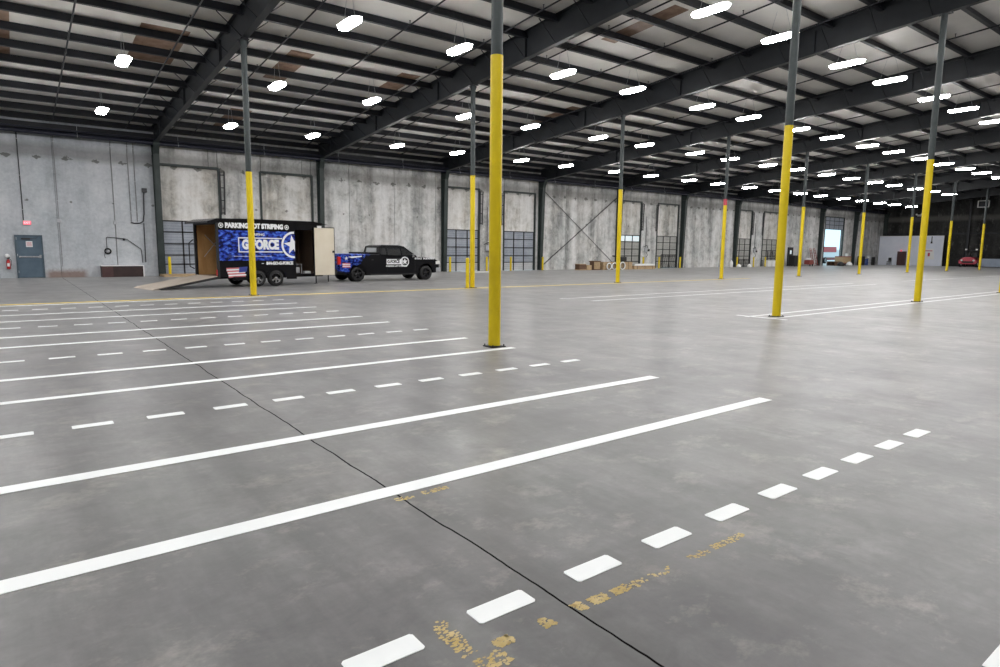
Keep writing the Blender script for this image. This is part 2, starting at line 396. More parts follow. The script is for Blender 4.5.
# lone office door, bay at far left, and the small far one
def man_door(name, x0, w, h, mp, mf, sign=True):
    r = empty(name, (x0, Y0 - .02, 0)); struct(r)
    f = MB(); f.box((-.06, -.06, 0), (0, .06, h + .06)); f.box((w, -.06, 0), (w + .06, .06, h + .06)); f.box((0, -.06, h), (w, .06, h + .06)); f.build('door_frame', mf, r)
    l = MB(); l.box((0, -.03, .02), (w, .015, h)); l.build('door_leaf', mp, r, bevel=.004)
    if sign:
        b = MB(); b.box((.06, -.075, 1.0), (w - .04, -.045, 1.06)); b.box((.06, -.06, .99), (.12, -.03, 1.07)); b.box((w - .12, -.085, .97), (w - .03, -.03, 1.12)); b.build('panic_bar', 'chrome', r)
        MB().box((.37, -.036, 1.5), (.63, -.03, 1.78)).build('notice', 'paper', r)
        n = MB()
        for i in range(4): n.box((.40, -.0385, 1.55 + .05 * i), (.60, -.0365, 1.57 + .05 * i))
        n.build('notice_lines', 'pinkred', r)
        c = MB(); c.box((.2, -.09, h - .16), (.55, -.03, h - .08)); c.tube([(.5, -.08, h - .12), (.78, -.2, h - .1), (.85, -.06, h - .03)], .012, 6); c.build('door_closer', 'darkpipe', r)
        h_ = MB()
        for z in (.25, 1.05, 1.85): h_.box((.0, -.04, z), (.02, -.03, z + .12))
        h_.build('hinge', 'galv', r)
    return r
man_door('door_1', .24, .98, 2.02, 'door', 'frame')
man_door('door_20', 71.4, 1.0, 2.1, 'blackm', 'steel', False)

# ------------------------------------------------------------------ roof steel
def slope_box(mb, x0, x1, ya, yb, z0, z1, mi=0):
    mb.prism([(ya, roof(z0, ya)), (ya, roof(z1, ya)), (yb, roof(z1, yb)), (yb, roof(z0, yb))], 'x', x0, x1, mi)
GS = .079                                    # the girder soffit rises a little less than the roof
brace_me = None
def girder(k):
    x = X1 + SX * k
    root = empty('roof_girder', (x, Y0, 0))
    g = MB(); ya, yb = Y0 - .1, YF + .1
    G = lambda z, y: z + SL * (Y0 - y)
    def pr(x0, x1, z0, z1):
        g.prism([(ya - Y0, G(z0, ya)), (ya - Y0, G(z1, ya)), (yb - Y0, G(z1, yb)), (yb - Y0, G(z0, yb))], 'x', x0, x1)
    gb = lambda y, d: 6.92 + d + GS * (Y0 - y)
    def low(x0, x1, lo, hi): g.prism([(ya - Y0, gb(ya, lo)), (ya - Y0, hi(ya)), (yb - Y0, hi(yb)), (yb - Y0, gb(yb, lo))], 'x', x0, x1)
    low(-.008, .008, .02, lambda y: G(7.78, y)); low(-.11, .11, 0, lambda y: gb(y, .025)); pr(-.11, .11, 7.775, 7.80)
    for i in range(0, 8):
        y = -i * 6.0 - 2
        zz = 6.94 - GS * y
        g.box((-.1, y - .006, zz), (.1, y + .006, zz + .8))
    g.build('girder_beam', 'girder', root)
    return root
NPUR = 23
purl_y = [Y0 - .13 - 1.65 * i for i in range(NPUR)]
roots = []
for k in range(0, 10):
    r = girder(k)
    tag(r, 'dark steel roof girder, %s from the left, running from back wall overhead' % ORD[k + 1], 'roof beam', 'roof girders')
    roots.append(r)
    if k < 6:
        for i, y in enumerate(purl_y):
            if y < 4 or i == 0: continue
            for sgn in (-1, 1):
                if k > 2 and sgn > 0: continue
                b = MB().tube([(0, 0, 0), (.8 * sgn, 0, .66)], .018, 4)
                if brace_me is None: brace_me = {}
                if sgn not in brace_me:
                    o = b.build('flange_brace', 'steel', r); brace_me[sgn] = o
                else:
                    o = brace_me[sgn].copy(); C.objects.link(o); o.parent = r
                o.location = (0, y - Y0, 6.95 + GS * (Y0 - y))
for i, y in enumerate(purl_y):
    p = MB(); z = roof(7.545, y)
    # a Z section: web, lower flange, upper flange
    p.box((XL + .05, y - .006, z), (XE - .05, y + .006, z + .28)); p.box((XL + .05, y - .13, z), (XE - .05, y, z + .012)); p.box((XL + .05, y, z + .268), (XE - .05, y + .10, z + .28))
    p.box((XL + .05, y - .136, z), (XE - .05, y - .13, z + .03))
    tag(p.build('purlin', 'steel'), 'dark steel purlin along the roof, %s out from the back wall' % ORD[i + 1] if i else 'dark steel purlin along the roof right at the back wall', 'roof purlin', 'roof purlins')
# eave beam and the big pipe under it
tag(MB().box((XL + .05, Y0 - .28, 6.93), (XE - .05, Y0 - .02, 7.42)).build('eave_beam', 'steel'), 'long dark eave beam running along the top of the back wall', 'beam')
pp = empty('sprinkler_main', (0, Y0 - .55, 6.93), label='thick dark sprinkler main pipe along the head of the back wall', cat='pipe')
MB().tube([(XL + .3, 0, 0), (XE - 1, 0, 0)], .10, 10).build('pipe_run', 'pipe', pp)
MB().tube([(XL + .3, -.25, .16), (XE - 1, -.25, .16)], .045, 8).build('feeder_pipe', 'pipe', pp)
cl = MB()
for i in range(0, 24): cl.tube([(-6 + 4.5 * i, 0, .1), (-6 + 4.5 * i, 0, .55)], .012, 5); cl.ring((-6 + 4.5 * i, 0, 0), 'x', .11, .012, 12, 5)
cl.build('hanger', 'galv', pp)
# sprinkler branch lines up the slope, with upright heads
hb = None
for i in range(0, 31):
    x = 2.05 + 3.06 * i
    if x > XE - 1: break
    ya, yb = Y0 - .6, (5.55 if i < 12 else 8.85)
    r = empty('sprinkler_pipe', (x, Y0, 0), label='thin dark sprinkler pipe below the purlins, %s from the left' % ORD[i + 1], cat='pipe', group='sprinkler branch pipes')
    MB().tube([(0, ya - Y0, roof(7.503, ya)), (0, yb - Y0, roof(7.503, yb))], .027, 6).build('pipe_run', 'steel', r)
    if i < 10:
        y = Y0 - 2.4; j = 0
        while y > yb + 1:
            if hb is None: hb = MB().tube([(0, 0, 0), (0, 0, .10)], .014, 5).lathe((0, 0, .1), 'z', [(.03, 0), (.03, .012), (0, .014)], 8).build('sprinkler_head', 'darkpipe', r)
            else: h = hb.copy(); C.objects.link(h); h.parent = r
            (hb if j == 0 and i == 0 else h).location = (0, y - Y0, roof(7.54, y)) if True else None
            y -= 3.3; j += 1
# skylights that have been covered: dirty brown panels under the sheeting
for n, (x, a, b, w) in enumerate([(.1, 25.6, 30.6, .8), (4.75, 25.0, 28.6, 1.5), (9.4, 24.8, 28.3, .9), (9.5, 33.4, 37, 1.0), (14.15, 24.9, 27.9, .9), (18.75, 14.5, 17.9, .75), (24.1, 24.9, 28.2, 1.0)]):
    s = MB(); slope_box(s, x - w / 2, x + w / 2, a, b, 7.826, 7.838)
    where = ['at the far left edge', 'above the leftmost bright lamp', 'left of the second girder above a lamp', 'close to the wall above the trailer', 'left of the thickest yellow column', 'nearest the camera, top centre', 'right of the thickest yellow column'][n]
    tag(s.build('covered_skylight', 'dirty'), 'dirty brown covered skylight in the roof %s' % where, 'skylight', 'covered skylights')

# ------------------------------------------------------------------ high bay lights
def make_light():
    r = empty('high_bay_light')
    l = MB(); a, b = .20, .64
    # lens: shallow tray, wider at the top
    def outl(a, b, c): return [(-a, -b + c * 1.6), (-a + c, -b), (a - c, -b), (a, -b + c * 1.6), (a, b - c * 1.6), (a - c, b), (-a + c, b), (-a, b - c * 1.6)]
    o8 = outl(a, b, .11); i8 = outl(a - .035, b - .04, .10)
    l.add([(x, y, .085) for x, y in o8] + [(x, y, 0) for x, y in i8], [list(range(8)), list(range(8, 16))[::-1]] + [(i, (i + 1) % 8, 8 + (i + 1) % 8, 8 + i) for i in range(8)])
    l.build('lens', 'lens', r)
    MB().prism([(-.19, -.46), (-.09, -.62), (.09, -.62), (.19, -.46), (.19, .46), (.09, .62), (-.09, .62), (-.19, .46)], 'z', .087, .105).box((-.08, -.4, .105), (.08, .4, .14)).build('housing', 'housing', r)
    c = MB()
    for y in (-.4, .4): c.tube([(0, y, .1), (0, y * .4, .93)], .006, 4)
    c.build('hanger_cable', 'galv', r)
    return r
FS = [-1.75, -1.3, -.78, -.33, .24, .68, 1.21, 1.65, 2.19, 2.62, 3.16, 3.59, 4.11, 4.54, 5.07, 5.54, 6.04, 6.48, 7.02, 7.5, 8.0, 8.43, 8.97]
ROWS = [(32.12, 'row nearest the back wall', 0, 23), (25.46, 'second row from the back wall', 1, 21), (18.82, 'third row from the back wall', 1, 20), (12.34, 'fourth row from the back wall', 1, 15), (5.7, 'row overhead of the camera', 1, 13), (-.9, 'row behind the camera', 1, 9)]
L0 = make_light(); first = True
for y, nm, a, b in ROWS:
    n_seen = 0
    for j, f in enumerate(FS[a:b]):
        o = L0 if first else dup(L0); first = False
        o.location = (X1 + SX * f, y, roof(6.60, y))
        seen = in_view(*o.location); n_seen += seen
        tag(o, 'bright white high bay lamp, %s from left in the %s' % (ORD[n_seen], nm) if seen else 'high bay lamp outside the picture, %s in the %s' % (ORD[j + 1], nm), 'ceiling light', 'high bay lamps')

# ------------------------------------------------------------------ columns
def col_top(y): return 6.91 + GS * (Y0 - y)
def make_column(y, ytop, r=.095):
    root = empty('steel_column')
    MB().tube([(0, 0, 0.02), (0, 0, col_top(y) + .01)], r, 20).build('shaft', 'column', root)
    s = MB().tube([(0, 0, .025), (0, 0, ytop)], r + .008, 20)
    s.box((-.012, -(r + .011), .03), (.0, -(r + .006), ytop)); s.build('yellow_sleeve', 'yellow', root)
    b = MB(); b.box((-.14, -.14, 0), (.14, .14, .015))
    b.build('base_plate', 'steel', root)
    for sx in (-1, 1):
        for sy in (-1, 1):
            MB().tube([(.115 * sx, .115 * sy, .015), (.115 * sx, .115 * sy, .045)], .011, 6).build('anchor_bolt', 'darkpipe', root)
    c = MB(); z = col_top(y)
    c.box((-.14, -.2, z - .015), (.14, .2, z + .01)); c.prism([(r, z - .015), (.19, z - .015), (r, z - .22)], 'y', -.006, .006); c.prism([(-r, z - .015), (-.19, z - .015), (-r, z - .22)], 'y', -.006, .006)
    c.build('cap_plate', 'steel', root)
    return root
A = make_column(YR1, 4.08); A2 = make_column(YR1, 4.64)
for k in range(9):
    o = A if k == 0 else A2 if k == 1 else dup(A2); o.location = (X1 + SX * k, YR1, 0)
    lab = ['yellow-sleeved steel column standing in front of the black trailer', 'thin yellow-sleeved column between the pickup and the biggest column', 'yellow-sleeved column in front of the lumber pile',
           'yellow-sleeved column with a faded red band at its top'] + ['yellow-sleeved column in the far row, %s from the left' % ORD[k + 1]] * 6
    tag(o, lab[min(k, 4)], 'column', 'yellow-sleeved steel columns')
    if k == 3: MB().tube([(0, 0, 4.3), (0, 0, 4.66)], .108, 16).build('red_band', 'pinkred', o)
B = make_column(YR2, 4.72)
for k in range(4):
    o = B if k == 0 else dup(B); o.location = (X1 + SX * k, YR2, 0)
    tag(o, ['biggest yellow-sleeved column, nearest the camera, left of centre', 'tall yellow-sleeved column at the left end of the double white lines', 'second tall yellow-sleeved column along the double white lines', 'yellow-sleeved column cut by the right edge of the picture'][k], 'column', 'yellow-sleeved steel columns')
def bollard(x, y, h, label, r=.075):
    root = empty('bollard', (x, y, 0), label=label, cat='bollard', group='yellow bollards')
    MB().tube([(0, 0, 0), (0, 0, h - .03)], r, 14).lathe((0, 0, h - .03), 'z', [(r, 0), (r * .8, .025), (r * .4, .04), (0, .045)], 14).build('post', 'yellow', root)
    MB().lathe((0, 0, 0), 'z', [(r + .05, 0), (r + .05, .012), (r, .014)], 14).build('base_flange', 'darkpipe', root)
bollard(X1 + SX - .26, YR1 - .02, 1.25, 'short yellow guard post touching the thin column right of the pickup')
for x, l in [(6.72, 'yellow bollard left of the dock door behind the trailer'), (24.55, 'yellow bollard just in front of the pickup, at the dock door'),
             (27.75, 'yellow bollard between the thin column and the biggest column'), (30.0, 'yellow bollard just right of the biggest column'), (33.2, 'yellow bollard at the foot of the diagonal wall brace'),
             (45.2, 'yellow bollard right of the lumber pile'), (47.4, 'yellow bollard between the two dock doors past the lumber pile'), (50.5, 'yellow bollard right of the black caged dock door'),
             (60.0, 'yellow bollard beside the white jug, right of the red-banded column'), (63.1, 'dim yellow bollard between the last pair of dock doors'), (65.4, 'yellow bollard just left of the biggest far-centre column')]:
    bollard(x, 37.95, 1.05, l)
# wall columns: tapered steel frames against the back wall
for k in range(0, 11):
    x = X1 + SX * k
    root = empty('wall_column', (x, Y0, 0), label='dark green steel column against the back wall, %s from the left' % ORD[k + 1], cat='wall column', group='back wall columns')
    g = MB(); yb, yt = -.30, -.52
    g.prism([(-.02, 0), (yb, 0), (yt, 6.4), (yt - .25, 7.05), (-.02, 7.05)], 'x', -.006, .006)
    g.build('web', 'wallcol', root)
    f = MB()
    for (a, b, c, d) in ((yb, 0, yt, 6.4), (yt, 6.4, yt - .25, 7.05)): f.prism([(a, b), (a - .02, b), (c - .02, d), (c, d)], 'x', -.14, .14)
    f.box((-.14, -.03, 0), (.14, -.01, 7.0)); f.box((-.14, yt - .02, 6.38), (.14, -.02, 6.4)); f.build('flange', 'wallcol', root)
# end wall columns
for i, y in enumerate((28.7, 34.0, 22.5)):
    e = MB(); e.box((XE - .3, y - .12, 0), (XE - .28, y + .12, 8.2)); e.box((XE - .28, y - .01, 0), (XE - .02, y + .01, 8.2))
    tag(e.build('wall_column', 'steel'), ['dark steel column on the end wall above the red cart', 'dark steel column on the end wall behind the white partition', 'dark steel column on the end wall at the right edge'][i], 'wall column', 'end wall columns')
# diagonal brace rods in the fourth bay
bx = X1 + 3 * SX
for a, b, l in (((bx + .2, 6.35), (bx + SX - .2, .35), 'thin diagonal brace rod falling to the right behind the lumber pile'), ((bx + .2, .3), (bx + SX - .3, 6.1), 'thicker diagonal brace rod rising to the right above the lumber pile')):
    tag(MB().tube([(a[0], Y0 - (.09 if a[1] > 1 else .14), a[1]), (b[0], Y0 - (.09 if a[1] > 1 else .14), b[1])], .022 if a[1] > 1 else .035, 6).build('brace_rod', 'darkpipe'), l, 'brace rod', 'diagonal wall brace rods')

# ------------------------------------------------------------------ floor paint
def stripe(x0, x1, y, w, m, label, group, name='painted_line'):
    o = MB().box((x0, y - w / 2, .0), (x1, y + w / 2, .003)).build(name, m)
    return tag(o, label, 'floor marking', group)
LY = [3.75, 5.29, 8.27, 9.68, 12.76, 14.15, 17.05, 18.55, 21.35]
for i, y in enumerate(LY):
    stripe(-15, 6.62 if i else 6.66, y, .155 if i < 2 else .13 if i < 6 else .11, 'white', 'long solid white parking stripe, %s from the camera' % ORD[i + 1], 'solid white parking stripes')
stripe(3.0, 14, .615, .155, 'white', 'white stripe cut off at the bottom right corner of the picture', 'solid white parking stripes')
stripe(-15, 36, 21.85, .24, 'yellow_line', 'long yellow floor line along the far row of columns', 'yellow floor lines')
dash_me = {}
for i, (y, w) in enumerate([(2.185, .125), (6.8, .12), (11.2, .11), (15.7, .10), (19.95, .10)]):
    r = empty('dashed_line', (0, y, 0), label='dashed white parking line, %s from the camera' % ORD[i + 1], cat='floor marking', group='dashed white parking lines')
    xs = [.93 + .6045 * j for j in range(-22, 10)]
    for x in xs:
        if w not in dash_me:
            c = .012; L = .325; h = w / 2
            d = MB().prism([(c, -h), (L - c, -h), (L, -h + c), (L, h - c), (L - c, h), (c, h), (0, h - c), (0, -h + c)], 'z', 0, .003).build('dash', 'white', r); dash_me[w] = d
        else: d = dash_me[w].copy(); C.objects.link(d); d.parent = r
        d.location = (x, 0, 0)
for y, a, b, l in ((8.98, 14.75, 62, 'upper white line of the double line under the tall columns'), (8.4, 14.85, 60, 'lower white line of the double line under the tall columns'),
                   (15.75, 14.6, 36, 'upper white line of the far double line past the lane'), (14.58, 14.9, 36, 'lower white line of the far double line past the lane'), (15.4, 41.5, 60, 'short white line far right on the open floor')):
    stripe(a, b, y, .12, 'far_white', l, 'white lines across the lane')
tag(MB().box((14.85, 8.0, 0), (14.98, 9.35, .0035)).build('painted_line', 'far_white'), 'short white cross line ending the double line by the tall column', 'floor marking', 'white lines across the lane')
def flakes(rects, label):
    m = MB()
    for (x0, y0, x1, y1, n) in rects:
        for _ in range(n):
            x, y = random.uniform(x0, x1), random.uniform(y0, y1)
            if math.sin(x * 23 + y * 9) + math.sin(x * 7.1 - 2) < -.5: continue
            r = random.uniform(.003, .011); k = random.randint(4, 6); a0 = random.random() * 6
            P = [(x + r * random.uniform(.5, 1.3) * 1.3 * math.cos(a0 + 2 * PI * i / k), y + r * random.uniform(.5, 1.2) * math.sin(a0 + 2 * PI * i / k)) for i in range(k)]
            m.add([(p[0], p[1], .0012 + .0002 * (_ % 5)) for p in P], [list(range(k))])
    return tag(m.build('worn_paint', 'worn'), label, 'worn floor paint', None, 'stuff')
flakes([(1.75, 1.93, 2.02, 2.0, 300), (2.06, 1.93, 2.16, 1.99, 120), (2.2, 1.93, 2.3, 1.98, 80), (1.5, 1.94, 1.66, 2.0, 220), (2.3, 1.92, 3.3, 1.97, 240)], 'flaking old yellow paint line beside the nearest white dashes')
flakes([(1.34, 1.98, 1.42, 2.26, 110), (1.36, 1.84, 1.5, 1.94, 80)], 'flaking old yellow paint mark below the second white dash')
flakes([(1.9, 3.56, 2.3, 3.62, 150)], 'worn yellow paint smear touching the nearest solid white stripe')

# ------------------------------------------------------------------ things on the wall, left bay
WY = Y0 - .003
ex = empty('exit_sign', (.73, WY, 2.66), label='lit red exit sign above the grey door', cat='exit sign')
MB().box((-.17, -.06, -.1), (.17, 0, .1)).build('sign_body', 'housing', ex, bevel=.01)
MB().box((-.15, -.066, -.085), (.15, -.0605, .085)).build('sign_face', 'exitm', ex)
text_mesh('EXIT', .13, 'exitw', ex, loc=(0, -.069, 0), offset=.004, width=.24)
def conduit(x, z0, z1, r, label, m='conduit', box=None):
    root = empty('conduit', (x, WY - .03, 0), label=label, cat='conduit', group='wall conduits')
    MB().tube([(0, 0, z0), (0, 0, z1)], r, 6).build('pipe_run', m, root)
    c = MB()
    for z in (z0 + .5, (z0 + z1) / 2, z1 - .4): c.box((-r - .02, -r, z), (r + .02, .028, z + .03))
    c.build('clip', 'galv', root)
    if box: MB().box((-.09, -.06, box - .09), (.09, .025, box + .09)).build('junction_box', 'galv', root, bevel=.008)
conduit(.60, 2.78, 7.0, .022, 'dark conduit dropping to the exit sign', 'darkpipe')
conduit(2.02, .55, 7.0, .014, 'grey conduit with a junction box right of the grey door', 'conduit', 2.8)
conduit(4.42, .6, 7.0, .014, 'grey conduit with a junction box above the brown box', 'conduit', 2.8)
conduit(5.16, 2.87, 7.0, .02, 'leftmost conduit of the three by the wall column')
conduit(5.44, 2.87, 7.0, .02, 'middle conduit of the three by the wall column')
hz = empty('conduit', (0, WY - .07, 0), label='hooked dark conduit joining three drops beside the first wall column', cat='conduit', group='wall conduits')
MB().tube([(5.12, 0, 2.83), (5.3, 0, 2.78), (5.55, 0, 2.8), (5.7, 0, 2.9), (5.76, 0, 3.3), (5.8, 0, 4.5)], .03, 8).build('pipe_run', 'darkpipe', hz)
MB().box((5.72, -.08, 4.4), (5.95, .05, 4.62)).build('junction_box', 'darkpipe', hz)
MB().tube([(5.72, 0, 2.8), (5.7, 0, .75)], .024, 6).build('lower_pipe', 'darkpipe', hz)
aw = empty('air_hose_pipe', (0, WY - .05, 0), label='bent dark pipe run rising and sloping down over the brown box', cat='pipe')
MB().tube([(3.97, 0, 1.5), (3.97, 0, 2.0), (4.02, 0, 2.04), (4.72, 0, 1.98), (4.9, 0, 1.94), (5.5, 0, 1.45), (5.54, 0, 1.35), (5.56, 0, .72)], .019, 6).build('pipe_run', 'darkpipe', aw)
MB().lathe((4.75, -.03, 1.93), 'y', [(0, -.03), (.06, -.03), (.06, .03), (0, .03)], 8).build('valve', 'blackm', aw)
hr = empty('hose_reel', (4.0, WY - .06, 1.32), label='coiled black hose hung on the concrete wall', cat='hose')
MB().ring((0, 0, 0), 'y', .13, .035, 20, 6).build('hose_coil', 'rubber', hr); MB().lathe((0, .0, 0), 'y', [(0, -.02), (.08, -.02), (.08, .04), (0, .04)], 12).build('hub', 'galv', hr)
MB().tube([(-.13, 0, 0), (-.16, 0, -.25), (-.12, 0, -.35)], .012, 6).build('hose_end', 'rubber', hr)
fe = empty('fire_extinguisher', (-.13, WY - .1, .45), label='red fire extinguisher on the wall left of the grey door', cat='fire extinguisher')
MB().lathe((0, 0, 0), 'z', [(0, 0), (.07, 0), (.078, .02), (.078, .36), (.05, .43), (.02, .46)], 16).build('cylinder', 'red', fe)
MB().tube([(0, 0, .46), (0, 0, .52), (.08, 0, .56)], .014, 6).box((-.03, -.03, .48), (.06, .03, .51)).build('valve', 'blackm', fe)
MB().tube([(.05, 0, .5), (.12, 0, .4), (.1, 0, .15)], .012, 6).build('hose', 'rubber', fe)
MB().box((-.05, -.081, .12), (.05, -.074, .28)).build('label_plate', 'paper', fe)
MB().lathe((-.02, .05, .62), 'y', [(0, -.01), (.1, -.01), (.1, .03), (0, .03)], 16).build('wall_disc', 'paper', fe)
bb = empty('wooden_box', (3.62, WY - .62, 0), label='low dark brown wooden box with white rim against the wall', cat='box')
MB().box((0, 0, 0), (.5, .6, .56)).build('end_panel', 'brownred', bb); MB().box((.5, .02, 0), (1.86, .6, .56)).build('body', 'brown', bb)
rm = MB(); rm.box((-.02, -.02, .56), (1.9, .6, .60)); rm.build('rim', 'paper', bb); MB().box((1.86, 0, 0), (1.91, .6, .56)).build('side_panel', 'paper', bb)
def pallet(x, y, rz, label, n=1, w=1.2, d=1.0, m='lumber'):
    r = empty('wooden_pallet', (x, y, 0), rz, label=label, cat='pallet')
    for k in range(n):
        t = MB(); z = .13 * k
        for i in range(7): t.box((w * i / 7 + .01, 0, z + .11), (w * (i + 1) / 7 - .03, d, z + .128))
        t.build('deck_boards', m, r)
        s = MB()
        for yy in (0, d / 2 - .04, d - .08): s.box((0, yy, z + .018), (w, yy + .08, z + .11)); s.box((0, yy, z), (w, yy + .1, z + .018))
        s.build('stringer', m, r)
    return r
pallet(6.3, 37.2, .05, 'flat wooden pallet lying by the wall under the trailer ramp', 1, 2.2, 1.0)

# ------------------------------------------------------------------ trailer (local x forward, y away from camera, z up)
TR = empty('enclosed_trailer', (6.45, 26.6, 0), math.radians(9), label='black enclosed cargo trailer with blue camouflage panel and open doors', cat='trailer')
TL, TW, TB, TT = 4.55, 2.2, .44, 2.62
sh = MB(); d0, d1 = 3.28, 4.13
sh.box((0, 0, .36), (d0, .05, TT)); sh.box((d1, 0, .36), (TL, .05, TT)); sh.box((d0, 0, 2.36), (d1, .05, TT)); sh.box((d0, 0, .36), (d1, .05, .5))
sh.box((0, TW - .05, .36), (TL, TW, TT)); sh.box((0, 0, TB - .08), (TL, TW, TB))
sh.prism([(TL, .0), (TL + .06, .08), (TL + .35, TW * .5), (TL + .06, TW - .08), (TL, TW)], 'z', .36, TT)
sh.build('body', 'black', TR)
rf = MB(); rf.prism([(-.05, TT), (.06, TT + .09), (1.2, TT + .12), (TL - .4, TT + .12), (TL + .3, TT), ], 'y', -.03, TW + .03)
rf.prism([(-.38, TT - .10), (-.38, TT - .03), (-.02, TT + .09), (.05, TT + .09), (.05, TT - .05)], 'y', -.04, TW + .04); rf.build('roof', 'black', TR)
MB().box((.05, TW - .07, TB), (2.6, TW - .052, TT - .02)).box((.05, .06, TT - .03), (2.6, TW - .07, TT - .012)).build('plywood_lining', 'ply', TR)
MB().box((2.6, TW - .07, TB), (TL, TW - .052, TT - .02)).box((2.6, .06, TT - .03), (TL, TW - .07, TT - .012)).box((TL - .03, .06, TB), (TL - .01, TW - .07, TT - .04)).build('dark_lining', 'ply_dark', TR)
MB().box((0, .05, TB), (TL, TW - .07, TB + .015)).box((.05, .052, TB), (d0 - .02, .066, TT - .04)).build('floor_boards', 'ply_dark', TR)
br_ = MB()
br_.tube([(.3, TW - .09, 1.2), (1.2, TW - .09, 2.3)], .012, 5); br_.tube([(.35, TW - .09, 2.1), (1.1, TW - .09, 1.3)], .012, 5); br_.build('lashing_rail', 'galv', TR)
po = MB(); po.box((-.06, -.02, .36), (.03, .07, TT)); po.box((-.06, TW - .07, .36), (.03, TW + .02, TT)); po.box((-.06, 0, TT - .14), (.02, TW, TT)); po.build('rear_frame', 'blackm', TR)
MB().tube([(-.08, TW + .02, .7), (-.22, TW + .12, .8), (-.22, TW + .12, 1.75), (-.08, TW + .02, 1.9)], .022, 6).build('side_grab_bar', 'blackm', TR)
rp = MB(); ra = [(-.03, .40), (-.03, .46), (-2.32, .06), (-2.45, .0), (-2.25, .0)]
rp.prism(ra, 'y', .04, TW - .06, 0); rmp = rp.build('ramp_door', 'ramp', TR)
for ya_, yb_ in ((0, .035), (TW - .055, TW - .02)): MB().prism([(-.03, .36), (-.03, .455), (-2.25, .045), (-2.15, 0)], 'y', ya_, yb_).build('ramp_edge', 'blackm', rmp)
# wheels
def wheel(parent, x, y, z, R, w, rimm='alloy', out=-1, name='wheel', spokes=6):
    t = MB(); t.lathe((0, 0, 0), 'y', [(R * .62, -w / 2), (R * .92, -w / 2), (R, -w / 2 + .035), (R, w / 2 - .035), (R * .92, w / 2), (R * .62, w / 2)], 28)
    o = t.build(name, 'rubber', parent, loc=(x, y, z))
    r = MB(); yy = out * w * .3; r.lathe((0, 0, 0), 'y', [(R * .64, -w / 2), (R * .60, -w / 2 + .02), (R * .60, w / 2 - .02), (R * .64, w / 2)], 24)
    for i in range(spokes):
        a = 2 * PI * i / spokes; m = Matrix.Rotation(a, 4, 'Y'); r.box((-.028, yy - .012, R * .1), (.028, yy + .012, R * .61), mtx=m)
    r.lathe((0, yy, 0), 'y', [(0, -.03), (R * .16, -.03), (R * .18, .02), (0, .02)], 14); r.build('rim', rimm, o)
    MB().lathe((0, -out * w * .1, 0), 'y', [(0, 0), (R * .6, 0), (R * .6, .01), (0, .01)], 20).build('brake_disc', 'blackm', o)
    return o
for yy, o_ in ((-.02, -1), (TW - .2, 1)):
    for x in (1.58, 2.36): wheel(TR, x, yy + .1, .335, .335, .2, 'alloy', o_)
fd = MB()
for (xa) in (1.58, 2.36):
    prof = [(xa + .40 * math.cos(a), .34 + .40 * math.sin(a)) for a in [PI * i / 10 for i in range(11)]]
    prof2 = [(xa + .43 * math.cos(a), .34 + .43 * math.sin(a)) for a in [PI * i / 10 for i in range(11)]]
    for i in range(10): fd.prism([prof[i], prof2[i], prof2[i + 1], prof[i + 1]], 'y', -.04, .22)
fd.build('fender', 'black', TR)
ds = MB()
for (xa, xb) in ((.55, 1.12), (2.84, 3.3)): ds.box((xa, -.005, .28), (xb, .03, .44))
ds.build('skirt', 'black', TR)
# side door, swung open forward
dr = MB().box((0, 0, 0), (.96, .045, 2.05)); so = dr.build('side_door', 'beige', TR, loc=(4.16, -.05, .42)); so.rotation_euler.z = math.radians(-22); so.scale.x = .88
MB().box((-.02, -.008, -.02), (.98, .03, 0)).box((-.02, -.008, 2.05), (.98, .03, 2.08)).box((.96, -.008, 0), (.985, .03, 2.05)).box((-.02, -.008, 0), (0, .03, 2.05)).build('door_edge', 'blackm', so)
MB().box((.86, -.05, .98), (.97, -.002, 1.07)).build('door_latch', 'blackm', so)
MB().box((.15, -.03, 2.04), (.35, .05, 2.14)).build('door_stop', 'paper', so)
MB().tube([(4.75, .9, .02), (4.75, .9, .5)], .03, 8).lathe((4.75, .9, 0), 'z', [(.1, 0), (.1, .015), (0, .02)], 10).build('jack_stand', 'darkalloy', TR)
MB().tube([(TL + .2, .5, .42), (5.75, 1.1, .42)], .035, 6).tube([(TL + .2, 1.7, .42), (5.75, 1.1, .42)], .035, 6).tube([(5.7, 1.1, .42), (6.0, 1.13, .45)], .045, 6).tube([(5.5, 1.1, .04), (5.5, 1.1, .75)], .03, 8).build('tow_tongue', 'blackm', TR)
# graphics
gp = MB().box((.03, -.006, 1.07), (3.26, .0, 2.27)).build('camouflage_panel', 'camo', TR)
text_mesh('PARKING LOT STRIPING', .26, 'ink', TR, loc=(1.52, -.008, 2.45), offset=.017, width=2.44)
sm_ = MB()
for cx in (.14, 2.90): annulus(sm_, cx, 2.45, -.002, .10, .075, n=16); star(sm_, cx, 2.45, -.002, .07)
sm_.build('star_badge', 'ink', TR)
fr = MB(); x0, x1, z0, z1, w = .80, 2.68, 1.40, 2.00, .045
for a, b in (((x0, z0), (x1, z0 + w)), ((x0, z1 - w), (x1, z1)), ((x0, z0), (x0 + w, z1))): fr.box((a[0], -.013, a[1]), (b[0], -.0065, b[1]))
annulus(fr, 3.20, 1.72, -.0065, .56, .47, .006, a0=PI * .48, a1=PI * 1.52); 
p5 = star_pts(3.16, 1.72, .42, rot=PI / 2 + .15)
for i in range(10):
    tri = [(3.16, 1.72), p5[i], p5[(i + 1) % 10]]
    tri = [(min(q[0], 3.25), q[1]) for q in tri]; fr.prism(tri, 'y', -.012, -.0065)
fr.build('logo_frame', 'ink', gp)
text_mesh('G-FORCE', .50, 'ink', gp, loc=(1.74, -.010, 1.70), offset=.032, width=1.58)
